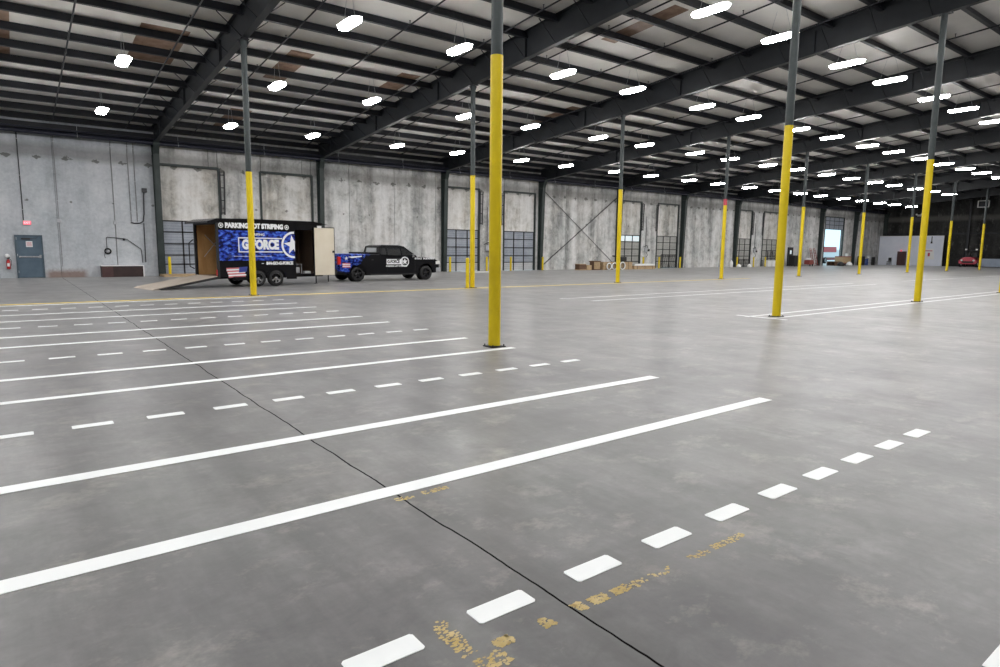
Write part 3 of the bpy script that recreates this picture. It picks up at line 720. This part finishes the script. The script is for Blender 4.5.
text_mesh('STRIPING', .13, 'ink', gp, loc=(1.6, -.010, 2.12), offset=.003, width=.62)
gl = MB().box((.6, -.011, 1.235), (2.2, -.0065, 1.25)); gl.build('thin_rule', 'ink', gp)
gi = MB(); star(gi, .45, 1.25, -.0065, .13, .004); gi.box((.3, -.0105, 1.2), (.6, -.0065, 1.23)); gi.build('dark_badge', 'inkd', gp)
text_mesh('844-GO-G-FORCE', .17, 'ink', TR, loc=(2.55, -.003, .95), offset=.011, width=1.2)
MB().box((1.75, -.004, .94), (1.84, -.001, .96)).build('dash_mark', 'ink', TR)
fl = MB(); 
for i in range(7): fl.prism([(.36 - .012 * i + .02 * math.sin(i), .40 + .055 * i), (1.05 + .03 * math.sin(i * 2), .42 + .055 * i), (1.05 + .03 * math.sin(i * 2), .475 + .055 * i), (.36 - .012 * i, .455 + .055 * i)], 'y', -.005, -.001, i % 2)
fl.prism([(.78, .60), (1.10, .62), (1.14, .83), (.80, .81)], 'y', -.008, -.0052, 2)
fl.build('flag_decal', ['flagred', 'ink', 'flagblue'], TR)
MB().box((-.07, .0, .5), (-.055, .12, .72)).build('tail_lamp', 'redlamp', TR)
# cargo seen through the openings
cs = empty('striping_machine', (6.75, 27.35, TB + .015), math.radians(9), label='small wheeled line striping machine with red tank inside the trailer rear', cat='machine')
for yy in (-.22, .22): MB().lathe((0, yy, .14), 'y', [(0, -.03), (.11, -.03), (.14, -.02), (.14, .02), (.11, .03), (0, .03)], 16).build('wheel', 'rubber', cs)
MB().tube([(0, -.2, .14), (0, .2, .14)], .015, 6).tube([(-.15, -.15, .2), (.4, -.15, .2), (.55, -.15, .75)], .018, 6).tube([(-.15, .15, .2), (.4, .15, .2), (.55, .15, .75)], .018, 6).tube([(.55, -.2, .75), (.55, .2, .75)], .02, 6).build('frame', 'galv', cs)
MB().lathe((-.02, 0, .22), 'z', [(0, 0), (.13, 0), (.14, .02), (.14, .26), (.1, .3), (0, .3)], 16).build('tank', 'red', cs)
MB().box((.15, -.12, .2), (.36, .12, .4)).build('engine', 'darkalloy', cs, bevel=.02)
rx = Matrix.Rotation(math.radians(9), 4, 'Z')
def intr(x, y, z): v = rx @ Vector((x, y, 0)); return (6.45 + v.x, 26.6 + v.y, z)
sf = empty('storage_shelf', intr(3.2, 1.55, TB + .015), math.radians(9), label='dark storage shelf inside the trailer side doorway', cat='shelf')
for z in (.45, 1.05, 1.5): MB().box((0, 0, z), (1.1, .5, z + .03)).build('shelf_board', 'ply_dark', sf)
MB().box((0, 0, 0), (.04, .5, 1.8)).box((1.06, 0, 0), (1.1, .5, 1.8)).build('upright', 'ply_dark', sf)
ge = empty('generator', intr(3.5, .5, TB + .015), math.radians(9), label='grey portable generator on the floor of the trailer side doorway', cat='generator')
MB().box((-.17, -.13, .06), (.17, .13, .30)).build('engine', 'galv', ge, bevel=.03); MB().box((-.15, -.12, .31), (.15, .12, .40)).build('tank', 'darkalloy', ge, bevel=.03)
MB().tube([(-.22, -.17, .0), (-.22, -.17, .44), (.22, -.17, .44), (.22, -.17, 0)], .014, 6).tube([(-.22, .17, .0), (-.22, .17, .44), (.22, .17, .44), (.22, .17, 0)], .014, 6).build('frame', 'galv', ge)
tb = empty('tool_case', intr(3.95, .3, TB + .015), math.radians(9), label='pale tool case beside the generator in the side doorway', cat='tool case')
MB().box((-.14, -.1, 0), (.14, .1, .14)).build('case_body', 'shutter_low', tb, bevel=.015); MB().tube([(-.05, 0, .14), (-.05, 0, .18), (.05, 0, .18), (.05, 0, .14)], .01, 6).build('handle', 'blackm', tb)

# ------------------------------------------------------------------ pickup (local x forward from the tail, y=0 near side)
PK = empty('pickup_truck', (12.30, 28.75, 0), math.radians(1.5), label='black pickup truck with blue camouflage bed hitched before the trailer', cat='pickup truck')
W = 1.96
def arc(cx, cz, r, a0, a1, n): return [(cx + r * math.cos(a0 + (a1 - a0) * i / n), cz + r * math.sin(a0 + (a1 - a0) * i / n)) for i in range(n + 1)]
WX = (1.02, 4.90); RW = .365
zb = .36
low = [(.0, .52), (.0, 1.27), (.06, 1.33), (2.20, 1.33), (2.24, 1.22), (4.32, 1.20), (4.95, 1.17), (5.45, 1.10), (5.66, .98), (5.74, .80), (5.74, .50), (5.62, .40)]
low += [(WX[1] + .47, zb)] + arc(WX[1], .40, .46, 0, PI, 12) + [(WX[1] - .47, zb), (WX[0] + .47, zb)] + arc(WX[0], .40, .46, 0, PI, 12) + [(WX[0] - .47, .42)]
import bmesh
def loft_body(poly, name, mname, parent, inset=.10, split=None):
    # side skins bulge slightly: three cross-width stations
    me = bpy.data.meshes.new(name); bm = bmesh.new()
    st = [(.0, .10), (.07, .0), (W - .07, .0), (W, .10)]
    cz = .8; rows = []
    for (y, ins) in st:
        rows.append([bm.verts.new((x + (0.05 if ins and x < .1 else -0.05 if ins and x > 5.6 else 0), y, z - (.035 if ins and z > 1.0 else 0))) for x, z in poly])
    n = len(poly)
    for a, b in zip(rows, rows[1:]):
        for i in range(n): bm.faces.new((a[i], a[(i + 1) % n], b[(i + 1) % n], b[i]))
    bm.faces.new(rows[0]); bm.faces.new(rows[-1][::-1])
    bmesh.ops.triangulate(bm, faces=[f for f in bm.faces if len(f.verts) > 4])
    bmesh.ops.recalc_face_normals(bm, faces=bm.faces); bm.to_mesh(me); bm.free()
    me.materials.append(M[mname]); o = bpy.data.objects.new(name, me); C.objects.link(o); o.parent = parent
    return o
loft_body(low, 'body', 'camofade', PK)
# greenhouse
def cab():
    b = [(2.20, 1.20), (4.42, 1.20), (3.72, 1.72), (3.42, 1.775), (2.50, 1.78), (2.28, 1.71)]
    yin = {1.20: .05, 1.72: .24, 1.775: .27, 1.78: .27, 1.71: .24}
    vs = [(x, yin[z], z) for x, z in b] + [(x, W - yin[z], z) for x, z in b]
    return MB().add(vs, [[0, 1, 2, 3, 4, 5], [11, 10, 9, 8, 7, 6]] + [(i, (i + 1) % 6, 6 + (i + 1) % 6, 6 + i) for i in range(6)])
cab().build('cab', 'black', PK, bevel=.03)
def sideglass(pts, name='side_window'):   # on the sloped near and far side of the cab
    for side in (0, 1):
        def yy(z): q = .05 + (z - 1.2) / .52 * .19 - .012; return q if side == 0 else W - q
        vs = [(x, yy(z), z) for x, z in pts]; k = len(pts); off = .02 if side == 0 else -.02
        MB().add(vs + [(x, y + off, z) for x, y, z in vs], [list(range(k)), list(range(k, 2 * k))[::-1]] + [(i, (i + 1) % k, k + (i + 1) % k, k + i) for i in range(k)]).build(name, 'glass', PK)
sideglass([(2.70, 1.27), (3.44, 1.27), (3.44, 1.66), (2.72, 1.67)]); sideglass([(3.52, 1.27), (4.16, 1.27), (3.72, 1.62), (3.52, 1.66)]); sideglass([(2.32, 1.29), (2.60, 1.29), (2.62, 1.66), (2.42, 1.65)], 'rear_side_window')
MB().add([(4.395, .22, 1.24), (4.395, W - .22, 1.24), (3.785, W - .32, 1.695), (3.785, .32, 1.695), (4.36, .22, 1.22), (4.36, W - .22, 1.22), (3.75, W - .32, 1.675), (3.75, .32, 1.675)], [(0, 1, 2, 3), (7, 6, 5, 4), (0, 4, 5, 1), (1, 5, 6, 2), (2, 6, 7, 3), (3, 7, 4, 0)]).build('windshield', 'glass', PK)
MB().box((1.45, .06, 1.32), (2.15, W - .06, 1.42)).build('bed_toolbox', 'black', PK, bevel=.02)
MB().add([(2.215, .4, 1.32), (2.215, W - .4, 1.32), (2.265, W - .45, 1.64), (2.265, .45, 1.64), (2.23, .4, 1.32), (2.23, W - .4, 1.32), (2.28, W - .45, 1.64), (2.28, .45, 1.64)], [(0, 1, 2, 3), (7, 6, 5, 4), (0, 4, 5, 1), (1, 5, 6, 2), (2, 6, 7, 3), (3, 7, 4, 0)]).build('rear_window', 'pale_glass', PK)
for x, s in ((WX[0], 0), (WX[1], 0)):
    wheel(PK, x, .13, RW, RW, .26, 'darkalloy', -1, spokes=5); wheel(PK, x, W - .13, RW, RW, .26, 'darkalloy', 1, spokes=5)
MB().box((.6, .25, .28), (5.4, W - .25, .45)).build('chassis', 'blackm', PK)
bp = MB().prism([(5.50, -.012), (5.78, -.012), (5.90, .30), (5.90, W - .30), (5.78, W + .012), (5.50, W + .012)], 'z', .38, .64); bp.build('front_bumper', 'galv', PK, bevel=.04)
MB().box((-.14, .12, .42), (.02, W - .12, .6)).build('rear_bumper', 'blackm', PK, bevel=.03)
MB().box((5.70, .42, .66), (5.77, W - .42, .98)).build('grille', 'chrome', PK, bevel=.02)
for y in (.02, W - .40): MB().box((5.48, y - .03, .80), (5.765, y + .40, .98)).build('headlight', 'plastic', PK, bevel=.03)
for y in (-.005, W - .14): MB().box((-.015, y, .82), (.14, y + .145, 1.2)).build('tail_lamp', 'redlamp', PK, bevel=.015)
for y, s in ((.0, -1), (W, 1)):
    MB().box((3.98, y + (-.17 if s < 0 else .0), 1.16), (4.12, y + (0 if s < 0 else .17), 1.34)).build('side_mirror', 'chrome' if s < 0 else 'black', PK, bevel=.03)
MB().box((3.15, -.012, 1.04), (3.33, .01, 1.075)).build('door_handle', 'darkalloy', PK); MB().box((1.75, -.01, 1.02), (1.86, .01, 1.08)).build('fuel_cap', 'blackm', PK)
sm2 = MB()
for x in (2.62, 4.22): sm2.box((x, -.004, .45), (x + .012, .0, 1.19))
sm2.build('door_seam', 'blackm', PK)
MB().box((1.7, .0, .30), (4.3, .12, .37)).build('step_bar', 'blackm', PK)
# mudguards so the wheel houses read dark
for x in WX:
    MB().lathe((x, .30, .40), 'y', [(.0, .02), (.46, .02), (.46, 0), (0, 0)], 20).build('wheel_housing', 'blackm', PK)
dc = MB(); dc.box((2.58, -.006, .82), (3.5, -.001, 1.08)); annulus(dc, 3.62, .95, -.001, .25, .20, .006); 
dk = dc.build('door_decal', 'ink', PK); q = MB(); annulus(q, 3.62, .95, -.004, .2, .0, .002); q.build('decal_disc', 'blackm', dk); q = MB(); star(q, 3.62, .95, -.0065, .17, .003); q.build('decal_star', 'ink', dk)
text_mesh('G-FORCE', .22, 'blackm', dk, loc=(2.97, -.008, .95), offset=.008, width=.7)
text_mesh('PARKING LOT STRIPING', .1, 'ink', PK, loc=(3.15, -.004, .73), offset=.004, width=1.2)
text_mesh('G-FORCE', .10, 'ink', PK, loc=(4.42, -.004, 1.10), offset=.004, width=.42)
text_mesh('844-GO-G-FORCE', .11, 'ink', PK, loc=(5.05, -.004, 1.10), offset=.006, width=.68)
fdc = MB()
for i in range(5): fdc.box((.22, -.005, .68 + .045 * i), (.62, -.001, .72 + .045 * i), i % 2)
fdc.build('flag_decal', ['flagred', 'ink'], PK)
ws = MB(); star(ws, .42, 1.12, -.001, .11, .004); ws.prism([(.5, 1.2), (1.2, 1.24), (1.25, 1.2), (.7, 1.13)], 'y', -.005, -.001); ws.build('star_decal', 'ink', PK)
MB().tube([(5.2, .9, 1.14), (5.2, .9, 1.4)], .008, 5).build('antenna', 'blackm', PK)
# daylight glare on the floor by the third bay, modelled as a white sheet
tag(MB().prism([(24.9, 36.2), (27.2, 36.1), (27.5, 37.5), (25.2, 37.6)], 'z', 0, .02).build('glare_patch', 'plastic'), 'flat white patch of painted daylight glare on the floor before the dock door', 'glare patch')

# ------------------------------------------------------------------ lumber pile in the fourth bay
def planks(x, y, l, h, d, n, m, label, name='lumber_bundle', z=0):
    r = empty(name, (x, y, z), label=label, cat='lumber')
    k = max(2, int(h / .09))
    for i in range(k):
        b = MB()
        for j in range(n): b.box((random.uniform(0, .08), d * j / n + .004, h * i / k + .004), (l - random.uniform(0, .1), d * (j + 1) / n - .004, h * (i + 1) / k - .004))
        b.build('plank_layer', m, r)
    b = MB()
    for f in (.15, .5, .85): b.box((l * f, -.006, -.0), (l * f + .03, d + .006, h + .006))
    b.build('strap', 'blackm', r)
    return r
planks(38.9, 36.9, 3.7, .64, .9, 6, 'lumber', 'tall bundle of yellow-brown lumber left of the column')
planks(42.75, 36.9, 2.9, .30, .9, 6, 'lumber', 'low stack of pale boards right of the column')
tag(MB().box((42.8, 36.85, .31), (45.5, 37.7, .46)).build('board_stack', 'plastic', bevel=.01), 'white wrapped board stack lying on the low boards', 'boards')
cr = empty('wooden_crate', (37.9, 36.9, 0), label='upright slatted wooden crate at the left end of the lumber', cat='crate')
c = MB()
for i in range(4): c.box((.17 * i, 0, .05), (.17 * i + .13, .04, .7))
c.build('slats', 'lumber', cr); MB().box((-.05, -.03, 0), (.72, .6, .08)).box((-.05, -.03, .66), (.72, .6, .74)).box((0, .05, .08), (.66, .55, .66)).build('frame', 'crate', cr)
db = empty('wooden_crate', (36.3, 37.0, 0), label='small dark crate at the far left of the lumber pile', cat='crate')
MB().box((0, 0, .06), (.75, .5, .46)).build('body', 'crate', db); MB().box((-.03, -.03, 0), (.78, .53, .06)).box((-.03, -.03, .46), (.78, .53, .5)).build('frame', 'lumber', db)
tag(MB().box((37.15, 37.0, 0), (37.7, 37.5, .40)).build('cardboard_box', 'lumber', bevel=.01), 'small brown box between the dark crate and slatted crate', 'box')
for i, (x, rr) in enumerate(((39.5, .26), (40.15, .27), (41.15, .30))):
    r = empty('plastic_coil', (x, 36.76, .0), label='white plastic coil leaning on the lumber, %s of three from left' % ORD[i + 1], cat='coil', group='white plastic coils')
    MB().ring((0, 0, rr + .03), 'y', rr, .05, 20, 6).build('coil_ring', 'plastic', r); MB().ring((0, .03, rr + .03), 'y', rr * .72, .025, 20, 6).build('inner_ring', 'darkpipe', r)
pt = empty('black_machine', (41.3, 37.4, .645), label='black machine with a long snout on top of the lumber', cat='machine')
MB().box((0, -.2, 0), (.85, .25, .42)).build('machine_body', 'blackm', pt, bevel=.05); MB().tube([(.05, 0, .38), (-.35, 0, .48), (-.75, 0, .5)], [.10, .08, .05], 8).build('snout', 'blackm', pt)
# cages and clutter at the further dock doors
def cage(x, w, h, label):
    r = empty('security_gate', (x, 38.45, 0), label=label, cat='gate', group='black folding gates')
    g = MB()
    for i in range(3): g.box((w * i / 2 - .03, -.02, 0), (w * i / 2 + .03, .02, h))
    for z in (.05, h * .5, h): g.box((0, -.02, z - .03), (w, .02, z + .03))
    g.build('gate_frame', 'strap', r)
    l = MB()
    for i in range(7): l.tube([(w * i / 7, 0, .05), (w * (i + 1) / 7, 0, h)], .01, 4); l.tube([(w * (i + 1) / 7, 0.01, .05), (w * i / 7, 0.01, h)], .01, 4)
    l.build('lattice', 'strap', r)
cage(48.3, 2.3, 1.25, 'low black gate across the dock door right of the lumber'); cage(66.6, 2.0, 1.75, 'black gate at the dock door beside the tall column')
cage(60.9, 2.3, .8, 'low black gate at the dock door past the red-banded column')
def pier_box(x, label):
    r = empty('dock_control', (x, Y0 - .12, 1.5), label=label, cat='control box', group='dock controls between doors')
    MB().box((-.15, 0, 0), (.15, .11, .4)).build('box_body', 'galv', r, bevel=.01); MB().tube([(0, .06, .4), (0, .06, 3.2)], .02, 6).build('riser', 'darkpipe', r)
    MB().tube([(-.3, .05, .45), (.1, .0, .62), (.35, .05, .3)], .03, 6).tube([(.1, .05, 0), (.25, .02, -.3), (.1, .05, -.5)], .02, 6).build('cable', 'darkpipe', r)
    MB().box((.35, .02, .05), (.55, .10, .25)).build('receptacle', 'blackm', r)
for x, l in ((28.3, 'dock control box between the doors right of the pickup'), (46.3, 'dock control box between the doors past the lumber'), (64.3, 'dock control box between the last pair of doors')): pier_box(x, l)
def jug(x, y, s, label):
    r = empty('plastic_jug', (x, y, 0), label=label, cat='jug')
    MB().lathe((0, 0, 0), 'z', [(0, 0), (.15 * s, 0), (.16 * s, .03 * s), (.16 * s, .5 * s), (.06 * s, .65 * s), (.05 * s, .75 * s)], 14).build('body', 'plastic', r)
    MB().lathe((0, 0, .75 * s), 'z', [(.06 * s, 0), (.06 * s, .05 * s), (0, .05 * s)], 10).build('cap', 'blue', r)
jug(58.9, 37.9, 1.05, 'tall white jug at the foot of a wall column')
for x, s, l in ((58.7, .2, 'crumpled white sack on the floor beside the jug'), (60.6, .18, 'flatter white sack right of the jug')):
    o = MB(); o.lathe((0, 0, 0), 'z', [(0, 0), (s * 1.1, .02), (s * 1.2, .12), (s * .8, .28), (s * .3, .36), (0, .37)], 12).build('plastic_sack', 'plastic', loc=(x, 36.9, 0)); 
    tag(bpy.data.objects[-1] if False else C.objects[-1], l, 'sack', 'white sacks')
for i, x in enumerate((65.9, 66.8, 67.7)):
    r = empty('white_tote', (x, 37.9, 0), label='white tote before the black gate, %s of three' % ORD[i + 1], cat='tote', group='white totes')
    MB().box((0, 0, 0), (.75, .5, .62)).build('tote_body', 'plastic', r, bevel=.03); MB().box((-.02, -.02, .6), (.77, .52, .68)).build('lid', 'plastic', r)
def bin_(x, y, s, m, label):
    r = empty('wheeled_bin', (x, y, 0), label=label, cat='bin')
    MB().prism([(.06, .08), (.74, .08), (.8, 1.15), (0, 1.15)], 'y', 0, .7).build('bin_body', m, r); MB().box((-.03, -.03, 1.15), (.83, .73, 1.24)).build('lid', m, r, bevel=.02)
    for xx in (.15, .65): MB().lathe((xx, .0, .1), 'y', [(0, -.04), (.1, -.04), (.1, .02), (0, .02)], 12).build('wheel', 'rubber', r)
bin_(70.5, 37.4, 1, 'green', 'dark green wheeled bin by the small far door'); bin_(69.62, 36.9, 1, 'blackm', 'black wheeled bin left of the green bin')
wl_ = empty('wall_lamp', (71.9, Y0 - .02, 1.6), label='small lit panel on the small far black door', cat='lamp'); MB().box((-.14, -.1, -.2), (.14, -.06, .2)).build('lamp_lens', 'pane', wl_); MB().box((-.16, -.06, -.23), (.16, -.04, .23)).build('housing', 'housing', wl_)
for i, (x, t) in enumerate(((75.9, .5), (76.8, -.1))):
    r = empty('step_ladder', (x, 37.9, 0), label='dark red step ladder leaning near the open dock door, %s' % ('left one' if i == 0 else 'right one'), cat='ladder', group='red step ladders')
    for s in (-1, 1): MB().tube([(.28 * s, 0, 0), (.14 * s, .5, 2.1)], .035, 5).build('rail', 'darkred', r)
    g = MB()
    for j in range(6): f = (j + 1) / 7; g.box((-.28 + .14 * f, .5 * f - .04, 2.1 * f - .02), (.28 - .14 * f, .5 * f + .04, 2.1 * f + .02))
    g.build('step', 'darkred', r)
rk = empty('scrap_cart', (74.3, 37.6, 0), label='dark red cart with a white bundle beside the far ladders', cat='cart')
MB().box((0, 0, .2), (1.0, .6, .7)).build('cart_body', 'darkred', rk); MB().box((.0, .05, .7), (.6, .5, .95)).build('bundle', 'paper', rk, bevel=.08)
for xx in (.2, .8): MB().lathe((xx, 0, .12), 'y', [(0, -.04), (.12, -.04), (.12, .02), (0, .02)], 12).build('wheel', 'rubber', rk)

# ------------------------------------------------------------------ open dock door, outdoors beyond it
dd = struct(empty('door_21', (OPEN9[0], Y0 + .05, 0))); w = OPEN9[1] - OPEN9[0]
t = MB(); t.box((-.08, -.12, 0), (.0, .1, 6.0)); t.box((w, -.12, 0), (w + .08, .1, 6.0)); t.box((-.08, -.12, 5.92), (w + .08, .1, 6.02)); t.build('door_track', 'wallcol', dd)
pn = MB().box((0, .0, 4.45), (w, .05, 5.95)); pn.build('door_panel', 'shutter', dd)
g = MB()
for i in range(5): g.box((w * i / 4 - .03, -.02, 4.45), (w * i / 4 + .03, .0, 5.95))
for z in (4.47, 5.0, 5.5, 5.93): g.box((0, -.02, z - .03), (w, .0, z + .03))
g.build('door_frame', 'strap', dd)
struct(MB().box((60, Y0 + .3, -.25), (140, 90, -.05)).build('trim_4', 'apron'))
vt = empty('box_truck', (99.5, 47, -.05), label='white and red truck parked outside the open dock door', cat='truck')
MB().box((-4, 0, .9), (6, 2.4, 2.1)).build('cargo_box', 'ext', vt, bevel=.03); MB().box((-3.4, -.03, 1.7), (1.4, 0, 2.4)).box((-3.4, 0, 2.1), (1.4, 2.4, 2.5)).build('red_cover', 'red', vt); MB().box((-4, .1, .5), (6, 2.3, .9)).build('chassis', 'darkred', vt)
for xx in (-3, -1.8, 4.6): wheel(vt, xx, .15, .5, .5, .3)
pal = pallet(80.2, 37.4, 0, 'stack of brown pallets just inside the open dock door', 4, 1.4, 1.0, 'crate')
pal2 = empty('orange_crate', (82.0, 37.3, 0), label='orange crate standing inside the open dock door', cat='crate'); MB().box((0, 0, .35), (2.2, 1, 1.05)).build('crate_body', 'lumber', pal2); MB().box((0, -.02, .25), (2.2, 1, .35)).box((0, -.02, 1.05), (2.25, 1, 1.15)).build('rim', 'darkred', pal2)
MB().box((.1, .05, 0), (.5, .9, .25)).box((1.6, .05, 0), (2.0, .9, .25)).build('skid', 'blackm', pal2)
tag(MB().box((84.9, 38.2, 0), (85.35, 38.4, 1.5)).build('white_post', 'plastic', bevel=.03), 'white guard board at the right of the open dock door', 'guard post')
for i, (x, m, s, l) in enumerate(((82.2, 'plastic', .30, 'white sack on the floor at the open dock door'), (80.0, 'blackm', .34, 'black sack on the floor at the open dock door'))):
    MB().lathe((0, 0, 0), 'z', [(0, 0), (s * 1.1, .02), (s * 1.25, .15), (s * .9, .36), (s * .3, .5), (0, .52)], 12).build('refuse_sack', m, loc=(x, 36.6, 0)); tag(C.objects[-1], l, 'sack')
for i, (x, m, w_, h_) in enumerate(((87.9, 'blackm', .9, 1.2), (89.0, 'blue', .9, .9), (90.0, 'galv', .7, 1.35), (90.9, 'blackm', .9, 1.1))):
    r = empty('storage_drum', (x, 37.7, 0), label='%s drum in the dim corner past the open door' % ['tall black', 'squat blue', 'tall silver', 'short black'][i], cat='drum')
    R_ = w_ / 2
    MB().lathe((0, 0, 0), 'z', [(0, 0), (R_, 0), (R_, .02), (R_ * .95, .05), (R_ * .95, h_ * .33), (R_, h_ * .35), (R_ * .95, h_ * .37), (R_ * .95, h_ * .66), (R_, h_ * .68), (R_ * .95, h_ * .7), (R_ * .95, h_ - .05), (R_, h_ - .02), (R_ * .9, h_), (0, h_ - .02)], 18).build('drum_shell', m, r)
    MB().ring((0, 0, h_ - .02), 'z', R_ * .97, .02, 18, 5).build('lid_ring', 'galv', r)
# end of the hall: partition with a poster, red cart, blue-grey crate with rack
pw = struct(empty('wall_partition', (XE - 1.3, 31.0, 0))); 
MB().box((0, 0, 0), (.15, 7.6, 3.85)).build('board_face', 'offwhite', pw); MB().box((-.03, -.03, 3.85), (.18, 7.6, 3.9)).box((-.01, -.04, 0), (.16, 0, 3.85)).build('edge_strip', 'ext', pw)
MB().box((-.02, 1.25, 3.1), (-.0, 1.35, 3.8)).box((-.04, 1.2, 2.9), (-.0, 1.4, 3.15)).build('wall_bracket', 'blackm', pw)
ps = empty('poster', (XE - 1.36, 31.85, .75), label='bright white poster on the pale partition at the far end', cat='poster')
MB().prism([(0, .1), (.15, 1.45), (1.25, 1.45), (1.4, .35), (.9, 0), (.5, .1)], 'x', 0, .03).build('poster_sheet', 'plastic', ps)
MB().box((-.005, .25, 1.15), (-.001, 1.05, 1.25)).box((-.005, .5, .5), (-.001, .75, .95)).build('poster_print', 'pinkred', ps)
rbx = empty('wooden_cabinet', (XE - 1.8, 35.1, 0), label='brown cabinet with a red lamp on top by the partition', cat='cabinet')
MB().box((0, 0, 0), (.48, .95, 1.85)).build('body', 'brownred', rbx); MB().box((-.02, .03, .05), (0, .46, 1.8)).box((-.02, .49, .05), (0, .92, 1.8)).build('door', 'brownred', rbx); MB().box((.1, .5, 1.85), (.25, .65, 2.05)).build('red_lamp', 'exitm', rbx)
ch = empty('office_chair', (XE - 2.0, 36.9, 0), label='dark chair standing by the partition beside the cabinet', cat='chair')
MB().box((-.22, -.22, .45), (.22, .22, .52)).build('seat', 'seat', ch, bevel=.03); MB().box((.18, -.2, .55), (.24, .2, 1.0)).build('backrest', 'seat', ch, bevel=.03)
for a in (-1, 1):
    for b in (-1, 1): MB().tube([(.18 * a, .18 * b, .45), (.21 * a, .21 * b, 0)], .02, 6).build('leg', 'blackm', ch)
# red utility cart (nose towards camera, -x)
rc = empty('red_cart', (XE - 2.3, 27.6, 0), label='small red utility vehicle parked before the dark end wall', cat='utility vehicle')
MB().prism([(-.95, .35), (.95, .35), (.98, .75), (.62, 1.12), (.3, 1.22), (-.3, 1.22), (-.62, 1.12), (-.98, .75)], 'x', -.9, 1.2).build('body', 'pinkred', rc, bevel=.08)
MB().box((-.93, -.6, .5), (-.88, .6, .72)).build('grille', 'blackm', rc)
for yy in (-.62, .62): MB().lathe((-.91, yy, .82), 'x', [(0, -.03), (.12, -.03), (.12, .02), (0, .02)], 12).build('headlight', 'plastic', rc)
for yy in (-.85, .85):
    for xx in (-.55, .9): MB().lathe((xx, yy, .36), 'y', [(0, -.12), (.28, -.12), (.36, -.08), (.36, .08), (.28, .12), (0, .12)], 18).build('wheel', 'rubber', rc); MB().lathe((xx, yy, .36), 'y', [(0, -.13), (.2, -.13), (.2, .13), (0, .13)], 12).build('hubcap', 'plastic', rc)
rl = MB()
for yy in (-.75, .75): rl.tube([(-.3, yy, 1.1), (.1, yy * .9, 2.05), (1.0, yy * .9, 2.05), (1.15, yy, 1.1)], .035, 6)
rl.tube([(.1, -.68, 2.05), (.1, .68, 2.05)], .035, 6); rl.build('roll_bar', 'darkpipe', rc)
for yy in (-.38, .38): MB().box((.3, yy - .25, 1.2), (.5, yy + .25, 1.75)).build('seat', 'seat', rc, bevel=.05)
MB().ring((-.2, .38, 1.45), 'x', .18, .02, 16, 5).build('steering_wheel', 'blackm', rc)
for yy in (-.55, .55): MB().box((.0, yy - .1, 2.06), (.1, yy + .1, 2.22)).build('work_lamp', 'plastic', rc)
bg = empty('board_crate', (XE - 2.2, 22.9, 0), label='blue-grey crate with a black rack on top at the right edge', cat='crate')
MB().box((0, 0, .08), (1.0, 3.6, 1.05)).build('crate_body', 'bluegrey', bg, bevel=.02); MB().box((.1, .1, 0), (.9, .5, .08)).box((.1, 3.1, 0), (.9, 3.5, .08)).build('skid', 'crate', bg)
rkk = MB()
for yy in (1.2, 2.2, 3.2): rkk.tube([(.3, yy, 1.05), (.3, yy, 1.6)], .04, 6)
rkk.tube([(.3, 1.1, 1.6), (.3, 3.3, 1.6)], .04, 6).tube([(.3, 1.1, 1.3), (.3, 3.3, 1.3)], .03, 6); rkk.build('rack', 'blackm', bg)
hf = empty('unit_heater', (XE - 2.5, 26.7, 7.6), label='boxy unit heater with a white rim hanging near the end wall', cat='heater')
MB().box((-.3, -.55, -.38), (.3, .55, .38)).build('heater_case', 'steel', hf); f = MB()
for a, b in (((-.6, -.42), (.6, -.33)), ((-.6, .33), (.6, .42)), ((-.6, -.42), (-.5, .42)), ((.5, -.42), (.6, .42))): f.box((-.36, a[0], a[1]), (-.3, b[0], b[1]))
f.build('rim', 'plastic', hf); MB().tube([(0, -.4, .38), (0, -.4, 1.2)], .015, 5).tube([(0, .4, .38), (0, .4, 1.2)], .015, 5).build('hanger', 'galv', hf)
el = empty('emergency_light', (XE - .12, 34.4, 6.6), label='small twin emergency lamp high on the end wall', cat='emergency light')
MB().box((-.1, -.25, -.12), (.08, .25, .12)).build('case', 'housing', el); 
for yy in (-.3, .3): MB().lathe((-.12, yy, .12), 'x', [(0, -.1), (.12, -.1), (.08, .05), (0, .05)], 12).build('lamp_head', 'plastic', el)

# ------------------------------------------------------------------ light and camera
wd = bpy.data.worlds.new('sky'); bpy.context.scene.world = wd; wd.use_nodes = True
bgd = wd.node_tree.nodes['Background']
bgd.inputs['Color'].default_value = (.60, .86, 1.0, 1); bgd.inputs['Strength'].default_value = 1.5

cam = bpy.data.cameras.new('camera'); co = bpy.data.objects.new('camera', cam); C.objects.link(co)
co.matrix_world = Matrix(((r2.x, u2.x, -ff_.x, 0), (r2.y, u2.y, -ff_.y, 0), (r2.z, u2.z, -ff_.z, 1.65), (0, 0, 0, 1)))
cam.sensor_width = 36; cam.lens = fl_ * 36 / 1000; cam.clip_start = .05; cam.clip_end = 400
sc = bpy.context.scene; sc.camera = co
sc.view_settings.view_transform = 'Standard'; sc.view_settings.look = 'None'; sc.view_settings.gamma = 1
sc.view_settings.use_curve_mapping = False; sc.view_settings.exposure = 0
sc.cycles.use_denoising = True; sc.cycles.max_bounces = 8; sc.cycles.diffuse_bounces = 5; sc.cycles.sample_clamp_indirect = 8
